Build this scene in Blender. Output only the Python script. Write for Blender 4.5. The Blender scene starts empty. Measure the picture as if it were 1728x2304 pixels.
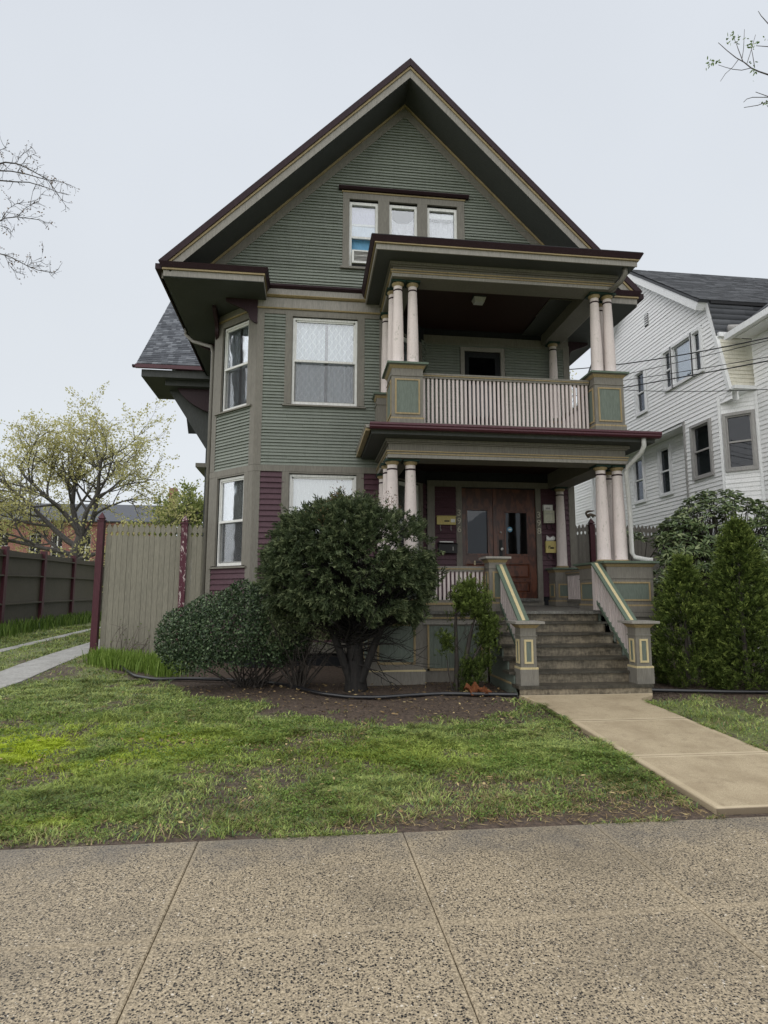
import bpy, bmesh, math, random
import numpy as np
from mathutils import Matrix, Vector
rng = np.random.default_rng(7); random.seed(7)
SC = bpy.context.scene
COL = SC.collection
rad = math.radians

# ------------------------------------------------------------------ camera
CAM_H = 1.6
pit, yaw, rol = rad(7.72), rad(6.88), rad(.12)
fw = Vector((math.sin(yaw)*math.cos(pit), math.cos(yaw)*math.cos(pit), math.sin(pit)))
rt = Vector((math.cos(yaw), -math.sin(yaw), 0)); up = rt.cross(fw)
r2 = rt*math.cos(rol) + up*math.sin(rol); u2 = r2.cross(fw)
cam = bpy.data.cameras.new('camera'); co = bpy.data.objects.new('camera', cam); COL.objects.link(co)
cam.sensor_fit = 'HORIZONTAL'; cam.sensor_width = 36; cam.lens = 36*1400/1728
cam.clip_start = .05; cam.clip_end = 3000
M = Matrix((r2, u2, -fw)).transposed().to_4x4(); M.translation = (0, 0, CAM_H)
co.matrix_world = M
SC.camera = co

# ------------------------------------------------------------------ overcast sky and soft sun
SUN_EL, SUN_AZ = rad(50), rad(232)          # azimuth measured from +Y towards +X
W = bpy.data.worlds.new('World'); SC.world = W; W.use_nodes = True
nt = W.node_tree; nt.nodes.clear()
sky = nt.nodes.new('ShaderNodeTexSky'); sky.sky_type = 'NISHITA'; sky.sun_disc = False
sky.sun_elevation = SUN_EL; sky.sun_rotation = SUN_AZ; sky.dust_density = 6; sky.air_density = 1.5
sky.altitude = 20
bgS = nt.nodes.new('ShaderNodeBackground'); bgS.inputs[1].default_value = .05
nt.links.new(sky.outputs[0], bgS.inputs[0])
geo = nt.nodes.new('ShaderNodeNewGeometry'); sep = nt.nodes.new('ShaderNodeSeparateXYZ')
nt.links.new(geo.outputs['Incoming'], sep.inputs[0])
mr = nt.nodes.new('ShaderNodeMapRange'); mr.inputs[1].default_value = 0; mr.inputs[2].default_value = -.8
nt.links.new(sep.outputs[2], mr.inputs[0])
rmp = nt.nodes.new('ShaderNodeValToRGB')
rmp.color_ramp.elements[0].color = (.475, .50, .525, 1); rmp.color_ramp.elements[0].position = 0.0
rmp.color_ramp.elements[1].color = (.40, .423, .458, 1); rmp.color_ramp.elements[1].position = 1.0
nt.links.new(mr.outputs[0], rmp.inputs[0])
ns = nt.nodes.new('ShaderNodeTexNoise'); ns.inputs['Scale'].default_value = 1.6; ns.inputs['Detail'].default_value = 4
nt.links.new(geo.outputs['Incoming'], ns.inputs['Vector'])
mr2 = nt.nodes.new('ShaderNodeMapRange'); mr2.inputs[3].default_value = .90; mr2.inputs[4].default_value = 1.08
nt.links.new(ns.outputs[0], mr2.inputs[0])
bgC = nt.nodes.new('ShaderNodeBackground')
nt.links.new(rmp.outputs[0], bgC.inputs[0]); nt.links.new(mr2.outputs[0], bgC.inputs[1])
mx = nt.nodes.new('ShaderNodeMixShader'); mx.inputs[0].default_value = .93
nt.links.new(bgS.outputs[0], mx.inputs[1]); nt.links.new(bgC.outputs[0], mx.inputs[2])
wo = nt.nodes.new('ShaderNodeOutputWorld'); nt.links.new(mx.outputs[0], wo.inputs[0])
sl = bpy.data.lights.new('sun', 'SUN'); sl.energy = 1.5; sl.angle = rad(140); sl.color = (1, .97, .93)
so = bpy.data.objects.new('sun', sl); COL.objects.link(so)
sd = Vector((math.sin(SUN_AZ)*math.cos(SUN_EL), math.cos(SUN_AZ)*math.cos(SUN_EL), math.sin(SUN_EL)))
so.rotation_euler = sd.to_track_quat('Z', 'Y').to_euler(); so.location = (0, -5, 20)
vs = SC.view_settings; vs.view_transform = 'Standard'; vs.look = 'None'; vs.exposure = 0.88; vs.gamma = 1
SC.cycles.max_bounces = 8; SC.cycles.transparent_max_bounces = 16
SC.cycles.use_denoising = True

# ------------------------------------------------------------------ materials
def newmat(name):
    m = bpy.data.materials.new(name); m.use_nodes = True
    t = m.node_tree; b = t.nodes['Principled BSDF']
    return m, t, b
def N(t, typ, **kw):
    n = t.nodes.new(typ)
    for k, v in kw.items():
        if k.startswith('i_'):
            n.inputs[int(k[2:]) if k[2:].isdigit() else k[2:].replace('_', ' ')].default_value = v
        else: setattr(n, k, v)
    return n
def mixc(t, fac, a, b, mode='MIX'):
    n = t.nodes.new('ShaderNodeMix'); n.data_type = 'RGBA'; n.blend_type = mode
    for sock, v in ((n.inputs[0], fac), (n.inputs[6], a), (n.inputs[7], b)):
        if hasattr(v, 'is_linked') or isinstance(v, bpy.types.NodeSocket): t.links.new(v, sock)
        elif isinstance(v, (int, float)): sock.default_value = v
        else: sock.default_value = (*v, 1)
    return n.outputs[2]
def ramp(t, src, p0, p1, c0=0., c1=1.):
    n = N(t, 'ShaderNodeMapRange'); n.inputs[1].default_value = p0; n.inputs[2].default_value = p1
    n.inputs[3].default_value = c0; n.inputs[4].default_value = c1; n.clamp = True
    t.links.new(src, n.inputs[0]); return n.outputs[0]
def noise(t, scale, detail=4, vec=None, rough=.6):
    n = N(t, 'ShaderNodeTexNoise'); n.inputs['Scale'].default_value = scale; n.inputs['Detail'].default_value = detail
    n.inputs['Roughness'].default_value = rough
    if vec is not None: t.links.new(vec, n.inputs['Vector'])
    return n.outputs[0]
def wpos(t): return N(t, 'ShaderNodeNewGeometry').outputs['Position']
def stretch(t, sx, sy, sz):
    m = N(t, 'ShaderNodeMapping'); m.inputs['Scale'].default_value = (sx, sy, sz)
    t.links.new(wpos(t), m.inputs[0]); return m.outputs[0]
def bump(t, b, src, strength=.3, dist=.01):
    n = N(t, 'ShaderNodeBump'); n.inputs['Strength'].default_value = strength; n.inputs['Distance'].default_value = dist
    t.links.new(src, n.inputs['Height']); t.links.new(n.outputs[0], b.inputs['Normal'])
MATS = {}
def paint(name, col, rough=.5, var=.16, grime=.35, peel=None, peelamt=.7, scale=1.0, spec=.22, grain=(14, 14, 1.5), gv=1.):
    """aged exterior paint: board-to-board variation, brush grain, grime, optional peeling"""
    m, t, b = newmat(name)
    oi = N(t, 'ShaderNodeObjectInfo').outputs['Random']
    p = wpos(t)
    c = mixc(t, ramp(t, oi, 0, 1, 0, var), col, [x*.62 for x in col])
    big = noise(t, 1.3*scale, 5, p)
    c = mixc(t, ramp(t, big, .45, .75, 0, grime), c, [x*.55 + .004 for x in col])
    fine = noise(t, 6, 5, stretch(t, *grain))
    c = mixc(t, ramp(t, fine, .5, .68, 0, .38*gv), c, [min(1, x*1.4 + .015) for x in col])
    c = mixc(t, ramp(t, fine, .5, .3, 0, .45*gv), c, [x*.55 for x in col])
    stk = noise(t, 3, 5, stretch(t, 7, 7, .35), .65); c = mixc(t, ramp(t, stk, .52, .7, 0, .4*min(1, grime*2)), c, [x*.5 for x in col])
    if peel is not None:
        pn = noise(t, 9, 7, stretch(t, 2.2, 2.2, .8), .72)
        msk = ramp(t, pn, peelamt - .02, peelamt + .015)
        c = mixc(t, msk, c, peel)
        bump(t, b, msk, -.4, .004)
    else:
        bump(t, b, fine, .25, .004)
    t.links.new(c, b.inputs['Base Color'])
    b.inputs['Roughness'].default_value = rough
    b.inputs['Specular IOR Level'].default_value = spec
    MATS[name] = m; return m
TAUPE = (.178, .166, .142)
paint('taupe', TAUPE, .55, peel=(.34, .32, .285), peelamt=.715)
paint('taupe_light', (.25, .235, .21), .5)
paint('siding_green', (.205, .225, .195), .5, var=.4, grime=.4, gv=.8, peel=(.33, .35, .32), peelamt=.735)
paint('siding_maroon', (.082, .040, .052), .45, var=.35)
paint('purple', (.028, .014, .018), .5, grime=.2, spec=.15)
paint('gutter_maroon', (.07, .018, .027), .35, grime=.25, spec=.35)
paint('yellow', (.31, .24, .13), .5, grime=.6)
paint('cream', (.5, .42, .24), .5, grime=.25)
paint('panel_green', (.125, .15, .125), .5, grime=.2, var=.05)
paint('rail_green', (.10, .135, .10), .5, grime=.4)
paint('abacus_green', (.018, .045, .035), .5)
paint('column', (.62, .55, .525), .55, var=.1, peel=(.4, .37, .33), peelamt=.62, grain=(9, 9, 5), grime=.3, gv=.3)
paint('baluster', (.58, .51, .49), .55, var=.3, grime=.35, grain=(9, 9, 4), gv=.35)
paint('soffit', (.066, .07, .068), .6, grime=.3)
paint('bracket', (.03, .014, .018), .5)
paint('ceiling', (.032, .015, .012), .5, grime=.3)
paint('white', (.66, .66, .64), .45, grime=.12)
paint('vinyl', (.9, .905, .91), .45, var=.05, grime=.04)
paint('vinyl_cream', (.70, .67, .57), .5, var=.06, grime=.35)
paint('vinyl_trim', (.82, .83, .84), .4, grime=.1)
paint('metal_trim', (.36, .35, .34), .45, grime=.2)
paint('fence', (.23, .215, .17), .65, var=.4, grime=.3, peel=(.3, .28, .235), peelamt=.72)
paint('fence_far', (.10, .088, .068), .65, var=.25)
paint('fence_grey', (.16, .148, .128), .65, var=.25)
paint('post_maroon', (.075, .022, .03), .5, grime=.3)
paint('post_peel', (.085, .022, .035), .5, peel=(.5, .43, .41), peelamt=.57)
paint('black', (.012, .012, .013), .4)
paint('dark_room', (.02, .021, .024), .9)
paint('downspout_white', (.45, .45, .43), .4, grime=.4)
paint('downspout_taupe', (.16, .15, .13), .45, grime=.3)
paint('brass', (.5, .42, .26), .35)
paint('paper_white', (.68, .68, .66), .8, grime=.05)
paint('sign_yellow', (.52, .43, .17), .6, grime=.1)
paint('box_cream', (.5, .5, .4), .6, grime=.15)
paint('number', (.5, .47, .38), .4, grime=.2)
paint('lamp_glass', (.5, .5, .48), .35)
paint('rubber', (.012, .012, .014), .3, spec=.6)
paint('cloth_white', (.62, .6, .66), .9, grime=.1, grain=(5, 5, 5))
paint('board_blue', (.12, .3, .47), .6, grime=.05)
paint('pane_lilac', (.48, .46, .62), .4, grime=.05)
paint('pane_pale', (.5, .6, .74), .4, grime=.05)

def stain(name, c0, c1, rough):
    m, t, b = newmat(name); n1 = noise(t, 2.2, 7, stretch(t, 1.6, 1.6, 5), .7); n2 = noise(t, 30, 4, stretch(t, 1, 1, .5))
    c = mixc(t, ramp(t, n1, .36, .62), c1, c0); c = mixc(t, ramp(t, n2, .45, .7, 0, .5), c, [x*1.5+.02 for x in c0]); c = mixc(t, ramp(t, n2, .5, .3, 0, .5), c, c1)
    oi = N(t, 'ShaderNodeObjectInfo').outputs['Random']; c = mixc(t, ramp(t, oi, 0, 1, 0, .3), c, c1)
    t.links.new(c, b.inputs['Base Color']); b.inputs['Roughness'].default_value = rough; bump(t, b, n2, .3, .004); MATS[name] = m
stain('concrete_strip', (.36, .355, .34), (.19, .185, .17), .6); stain('riser', (.235, .195, .135), (.045, .037, .024), .45); stain('tread', (.06, .052, .038), (.016, .014, .01), .4); stain('deck', (.16, .155, .14), (.06, .058, .05), .4)
def oak():
    m, t, b = newmat('oak'); v = stretch(t, 30, 30, 3.2)
    w = N(t, 'ShaderNodeTexWave', wave_type='RINGS'); w.inputs['Scale'].default_value = .45; w.inputs['Distortion'].default_value = 9
    w.inputs['Detail'].default_value = 3; t.links.new(stretch(t, 14, 14, 6), w.inputs['Vector'])
    c = mixc(t, ramp(t, w.outputs[1], .2, .9), (.045, .013, .007), (.115, .036, .017))
    c = mixc(t, ramp(t, noise(t, 3, 5, v), .4, .7, 0, .5), c, (.05, .016, .008))
    t.links.new(c, b.inputs['Base Color']); b.inputs['Roughness'].default_value = .35; MATS['oak'] = m
oak()
def glassmat(name, tint, refl=.12, rough=.02, top=1.):
    m, t, b = newmat(name); t.nodes.remove(b)
    tr = N(t, 'ShaderNodeBsdfTransparent'); tr.inputs[0].default_value = (*tint, 1)
    gl = N(t, 'ShaderNodeBsdfGlossy'); gl.inputs['Roughness'].default_value = rough; gl.inputs[0].default_value = (.95, .97, 1, 1)
    lw = N(t, 'ShaderNodeFresnel'); lw.inputs[0].default_value = 1.52
    f = ramp(t, lw.outputs[0], 0, 1, refl, top)
    wv = noise(t, 1.7, 2, wpos(t)); bn = N(t, 'ShaderNodeBump'); bn.inputs['Strength'].default_value = .06; bn.inputs['Distance'].default_value = .02
    t.links.new(wv, bn.inputs['Height']); t.links.new(bn.outputs[0], gl.inputs['Normal'])
    mxs = N(t, 'ShaderNodeMixShader'); t.links.new(f, mxs.inputs[0]); t.links.new(tr.outputs[0], mxs.inputs[1]); t.links.new(gl.outputs[0], mxs.inputs[2])
    t.links.new(mxs.outputs[0], t.nodes['Material Output'].inputs[0]); MATS[name] = m
glassmat('glass', (.95, .965, .965), .12, top=.8)
glassmat('glass_dark', (.5, .52, .55), .015, top=.45)
def screenmat():
    m, t, b = newmat('screen'); b.inputs['Base Color'].default_value = (.05, .05, .055, 1); b.inputs['Roughness'].default_value = .8
    tr = N(t, 'ShaderNodeBsdfTransparent'); mxs = N(t, 'ShaderNodeMixShader'); mxs.inputs[0].default_value = .24
    t.links.new(tr.outputs[0], mxs.inputs[1]); t.links.new(b.outputs[0], mxs.inputs[2]); t.links.new(mxs.outputs[0], t.nodes['Material Output'].inputs[0])
    MATS['screen'] = m
screenmat()
def lace():
    m, t, b = newmat('lace')
    p = N(t, 'ShaderNodeSeparateXYZ'); t.links.new(wpos(t), p.inputs[0])
    def mth(op, a, c=None, v=None):
        n = N(t, 'ShaderNodeMath', operation=op)
        t.links.new(a, n.inputs[0])
        if c is not None: t.links.new(c, n.inputs[1])
        elif v is not None: n.inputs[1].default_value = v
        return n.outputs[0]
    xx = mth('MULTIPLY', p.outputs[0], v=24.); zz = mth('MULTIPLY', p.outputs[2], v=16.)
    s = mth('SINE', mth('ADD', xx, zz)); d = mth('SINE', mth('SUBTRACT', xx, zz))
    mn = mth('MINIMUM', mth('ABSOLUTE', s), mth('ABSOLUTE', d))
    msk = ramp(t, mn, .12, .2, 1, 0)
    c = mixc(t, msk, (.58, .62, .67), (.88, .9, .92))
    nz = noise(t, 3, 3, stretch(t, 6, 1, .25))
    c = mixc(t, ramp(t, nz, .45, .6, 0, .3), c, (.35, .38, .43))
    t.links.new(c, b.inputs['Base Color']); b.inputs['Roughness'].default_value = .9; MATS['lace'] = m
lace()
def shingle(name, c0, c1, c2):
    m, t, b = newmat(name)
    a = N(t, 'ShaderNodeAttribute', attribute_name='rnd').outputs['Fac']
    c = mixc(t, ramp(t, a, .1, .6), c0, c1); c = mixc(t, ramp(t, a, .7, .95), c, c2)
    c = mixc(t, ramp(t, noise(t, 90, 2, wpos(t)), .35, .65, 0, .5), c, c0)
    t.links.new(c, b.inputs['Base Color']); b.inputs['Roughness'].default_value = .7; MATS[name] = m
shingle('shingle', (.05, .056, .07), (.12, .132, .155), (.22, .235, .265))
shingle('shingle_dark', (.045, .048, .055), (.085, .09, .10), (.13, .137, .15))
def brick():
    m, t, b = newmat('brick'); br = N(t, 'ShaderNodeTexBrick'); br.inputs['Scale'].default_value = 1
    mp = N(t, 'ShaderNodeCombineXYZ'); p = N(t, 'ShaderNodeSeparateXYZ'); t.links.new(wpos(t), p.inputs[0])
    t.links.new(p.outputs[0], mp.inputs[0]); t.links.new(p.outputs[2], mp.inputs[1]); t.links.new(mp.outputs[0], br.inputs['Vector'])
    br.inputs['Color1'].default_value = (.2, .08, .06, 1); br.inputs['Color2'].default_value = (.26, .105, .08, 1); br.inputs['Mortar'].default_value = (.3, .2, .16, 1)
    br.inputs['Brick Width'].default_value = .3; br.inputs['Row Height'].default_value = .1; br.inputs['Mortar Size'].default_value = .01
    t.links.new(br.outputs[0], b.inputs['Base Color']); b.inputs['Roughness'].default_value = .9; MATS['brick'] = m
brick()
def leafmat(name, cols, rough=.5, trans=.25, spec=.14):
    """cols: dark, mid, light picked per leaf by the 'rnd' attribute"""
    m, t, b = newmat(name)
    a = N(t, 'ShaderNodeAttribute', attribute_name='rnd').outputs['Fac']
    c = mixc(t, ramp(t, a, 0, .55), cols[0], cols[1]); c = mixc(t, ramp(t, a, .55, 1), c, cols[2])
    t.links.new(c, b.inputs['Base Color']); b.inputs['Roughness'].default_value = rough; b.inputs['Specular IOR Level'].default_value = spec
    tl = N(t, 'ShaderNodeBsdfTranslucent'); t.links.new(c, tl.inputs[0])
    ms = N(t, 'ShaderNodeMixShader'); ms.inputs[0].default_value = trans
    t.links.new(b.outputs[0], ms.inputs[1]); t.links.new(tl.outputs[0], ms.inputs[2])
    t.links.new(ms.outputs[0], t.nodes['Material Output'].inputs[0]); MATS[name] = m
leafmat('leaf_yew', ((.017, .026, .012), (.066, .09, .042), (.23, .265, .135)), .45)
leafmat('leaf_holly', ((.016, .032, .014), (.05, .085, .036), (.15, .205, .105)), .4, .15, .3)
leafmat('leaf_thuja', ((.03, .046, .012), (.085, .12, .028), (.24, .31, .08)), .55)
leafmat('leaf_arb', ((.02, .034, .008), (.09, .13, .03), (.27, .33, .085)), .5)
leafmat('leaf_rhodo', ((.055, .085, .035), (.13, .185, .07), (.33, .38, .19)), .3, .18, .35)
leafmat('leaf_oak', ((.32, .31, .13), (.5, .48, .2), (.64, .6, .32)), .6, .45)  # paled to carry the rain haze over the distant oak
leafmat('leaf_tree', ((.13, .16, .055), (.24, .28, .09), (.4, .42, .16)), .6, .4)
leafmat('leaf_brown', ((.06, .035, .018), (.13, .075, .035), (.25, .17, .09)), .7, .2)
leafmat('leaf_lily', ((.09, .15, .025), (.18, .28, .05), (.32, .42, .11)), .45, .35)
leafmat('leaf_weed', ((.05, .095, .02), (.11, .18, .035), (.2, .28, .07)), .5, .3)
leafmat('litter', ((.12, .08, .04), (.3, .21, .1), (.5, .4, .2)), .7, .1)
leafmat('leaf_orange', ((.07, .025, .012), (.15, .052, .02), (.22, .09, .04)), .7, .1)
def colattr(name, rough=.6, trans=.3):
    m, t, b = newmat(name)
    a = N(t, 'ShaderNodeAttribute', attribute_name='tint').outputs['Color']
    t.links.new(a, b.inputs['Base Color']); b.inputs['Roughness'].default_value = rough; b.inputs['Specular IOR Level'].default_value = .12
    tl = N(t, 'ShaderNodeBsdfTranslucent'); t.links.new(a, tl.inputs[0])
    ms = N(t, 'ShaderNodeMixShader'); ms.inputs[0].default_value = trans
    t.links.new(b.outputs[0], ms.inputs[1]); t.links.new(tl.outputs[0], ms.inputs[2])
    t.links.new(ms.outputs[0], t.nodes['Material Output'].inputs[0]); MATS[name] = m
colattr('grass', .55)
def bark(name, c0, c1):
    m, t, b = newmat(name); n = noise(t, 10, 6, stretch(t, 3, 3, .7))
    t.links.new(mixc(t, ramp(t, n, .35, .65), c0, c1), b.inputs['Base Color']); b.inputs['Roughness'].default_value = .85
    bump(t, b, n, .8, .03); MATS[name] = m
bark('bark', (.02, .016, .013), (.06, .05, .042))
bark('bark_light', (.07, .055, .045), (.17, .14, .12))
bark('bark_grey', (.05, .045, .043), (.12, .11, .105))
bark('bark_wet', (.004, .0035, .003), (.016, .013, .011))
bark('fur', (.04, .03, .02), (.13, .10, .07))
def groundmat():
    m, t, b = newmat('soil_and_turf'); p = wpos(t)
    a = N(t, 'ShaderNodeAttribute', attribute_name='turf').outputs['Fac']
    n1 = noise(t, 2.2, 6, p); n2 = noise(t, 24, 5, p); n3 = noise(t, 90, 3, p)
    soil = mixc(t, ramp(t, n2, .35, .65), (.04, .027, .019), (.11, .076, .054))
    soil = mixc(t, ramp(t, n3, .6, .75, 0, .6), soil, (.11, .085, .06))
    turf = mixc(t, ramp(t, n2, .35, .65), (.10, .115, .04), (.19, .22, .07))
    turf = mixc(t, ramp(t, n3, .55, .7, 0, .5), turf, (.045, .033, .022))
    ad = N(t, 'ShaderNodeMath', operation='ADD'); t.links.new(a, ad.inputs[0]); t.links.new(ramp(t, n2, .3, .7, -.35, .35), ad.inputs[1])
    c = mixc(t, ramp(t, ad.outputs[0], .35, .65), soil, turf)
    t.links.new(c, b.inputs['Base Color']); b.inputs['Roughness'].default_value = .75
    bump(t, b, n2, .8, .05); MATS['ground'] = m
groundmat()
def aggregate():
    m, t, b = newmat('aggregate'); p = wpos(t)
    v = N(t, 'ShaderNodeTexVoronoi'); v.inputs['Scale'].default_value = 100; v.inputs['Randomness'].default_value = 1
    dn = N(t, 'ShaderNodeTexNoise'); dn.inputs['Scale'].default_value = 55; t.links.new(p, dn.inputs['Vector'])
    va = N(t, 'ShaderNodeVectorMath', operation='MULTIPLY_ADD'); t.links.new(dn.outputs['Color'], va.inputs[0]); va.inputs[1].default_value = (.012, .012, 0); t.links.new(p, va.inputs[2])
    t.links.new(va.outputs[0], v.inputs['Vector'])
    s = N(t, 'ShaderNodeSeparateColor'); t.links.new(v.outputs['Color'], s.inputs[0])
    base = mixc(t, ramp(t, noise(t, 75, 5, p), .34, .66), (.13, .105, .07), (.52, .43, .3))
    peb = mixc(t, ramp(t, s.outputs[1], .2, .8), (.38, .31, .215), (.17, .14, .105))
    peb = mixc(t, ramp(t, s.outputs[1], .93, .96), peb, (.6, .54, .45))
    dark = mixc(t, s.outputs[2], (.012, .012, .014), (.085, .075, .064))
    dens = ramp(t, noise(t, 1.1, 3, p), .35, .65, .34, .5)
    gt = N(t, 'ShaderNodeMath', operation='GREATER_THAN'); t.links.new(s.outputs[0], gt.inputs[0]); t.links.new(dens, gt.inputs[1])
    peb = mixc(t, gt.outputs[0], peb, dark)
    rad_ = ramp(t, s.outputs[2], 0, 1, .6, .36)
    df = N(t, 'ShaderNodeMath', operation='SUBTRACT'); t.links.new(v.outputs['Distance'], df.inputs[0]); t.links.new(rad_, df.inputs[1])
    inst = ramp(t, df.outputs[0], -.1, .06, 1, 0)
    g = N(t, 'ShaderNodeTexCoord'); sg = N(t, 'ShaderNodeSeparateXYZ'); t.links.new(g.outputs['Generated'], sg.inputs[0])
    def edge(o, w):
        a = N(t, 'ShaderNodeMath', operation='SUBTRACT'); t.links.new(o, a.inputs[0]); a.inputs[1].default_value = .5
        bb = N(t, 'ShaderNodeMath', operation='ABSOLUTE'); t.links.new(a.outputs[0], bb.inputs[0])
        return ramp(t, bb.outputs[0], .5 - w, .5 - w*.6, 1, 0)
    e = N(t, 'ShaderNodeMath', operation='MULTIPLY'); t.links.new(edge(sg.outputs[0], .022), e.inputs[0]); t.links.new(edge(sg.outputs[1], .022), e.inputs[1])
    f = N(t, 'ShaderNodeMath', operation='MULTIPLY'); t.links.new(inst, f.inputs[0]); t.links.new(ramp(t, e.outputs[0], 0, 1, .08, 1), f.inputs[1])
    c = mixc(t, f.outputs[0], base, peb)
    st = noise(t, .8, 4, p)
    c = mixc(t, ramp(t, st, .48, .72, 0, .5), c, (.1, .085, .065)); c = mixc(t, ramp(t, noise(t, 4.5, 6, p), .6, .72, 0, .3), c, (.07, .06, .05))
    # grey silt along the lawn edge
    sy = N(t, 'ShaderNodeSeparateXYZ'); t.links.new(p, sy.inputs[0])
    en = N(t, 'ShaderNodeMath', operation='ADD'); t.links.new(sy.outputs[1], en.inputs[0]); t.links.new(ramp(t, noise(t, 3, 4, p), .3, .7, -.3, .3), en.inputs[1])
    c = mixc(t, ramp(t, en.outputs[0], 3.95, 4.6, 0, .6), c, (.11, .105, .10))
    t.links.new(c, b.inputs['Base Color'])
    b.inputs['Roughness'].default_value = .5; b.inputs['Specular IOR Level'].default_value = .22
    bump(t, b, inst, .35, .004); MATS['aggregate'] = m
aggregate()
def walkmat():
    m, t, b = newmat('walk'); p = wpos(t)
    n1 = noise(t, 130, 3, p); n2 = noise(t, 2.5, 5, p)
    c = mixc(t, ramp(t, n1, .35, .65), (.30, .24, .155), (.51, .425, .295))
    c = mixc(t, ramp(t, n2, .4, .7, 0, .6), c, (.23, .175, .11)); c = mixc(t, ramp(t, noise(t, 9, 6, p), .55, .7, 0, .35), c, (.17, .13, .085))
    g = N(t, 'ShaderNodeTexCoord'); sg = N(t, 'ShaderNodeSeparateXYZ'); t.links.new(g.outputs['Generated'], sg.inputs[0])
    a = N(t, 'ShaderNodeMath', operation='SUBTRACT'); t.links.new(sg.outputs[0], a.inputs[0]); a.inputs[1].default_value = .5
    bb = N(t, 'ShaderNodeMath', operation='ABSOLUTE'); t.links.new(a.outputs[0], bb.inputs[0])
    c = mixc(t, ramp(t, bb.outputs[0], .445, .455, 0, .4), c, (.56, .47, .32))
    a2 = N(t, 'ShaderNodeMath', operation='SUBTRACT'); t.links.new(sg.outputs[1], a2.inputs[0]); a2.inputs[1].default_value = .5
    b2 = N(t, 'ShaderNodeMath', operation='ABSOLUTE'); t.links.new(a2.outputs[0], b2.inputs[0])
    c = mixc(t, ramp(t, b2.outputs[0], .462, .472, 0, .5), c, (.58, .49, .34)); c = mixc(t, ramp(t, b2.outputs[0], .494, .4985, 0, .8), c, (.12, .09, .06))
    c = mixc(t, ramp(t, bb.outputs[0], .485, .5, 0, .5), c, (.13, .1, .065))
    t.links.new(c, b.inputs['Base Color']); b.inputs['Roughness'].default_value = .5; b.inputs['Specular IOR Level'].default_value = .25
    bump(t, b, n1, .3, .003); MATS['walk'] = m
walkmat()

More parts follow.
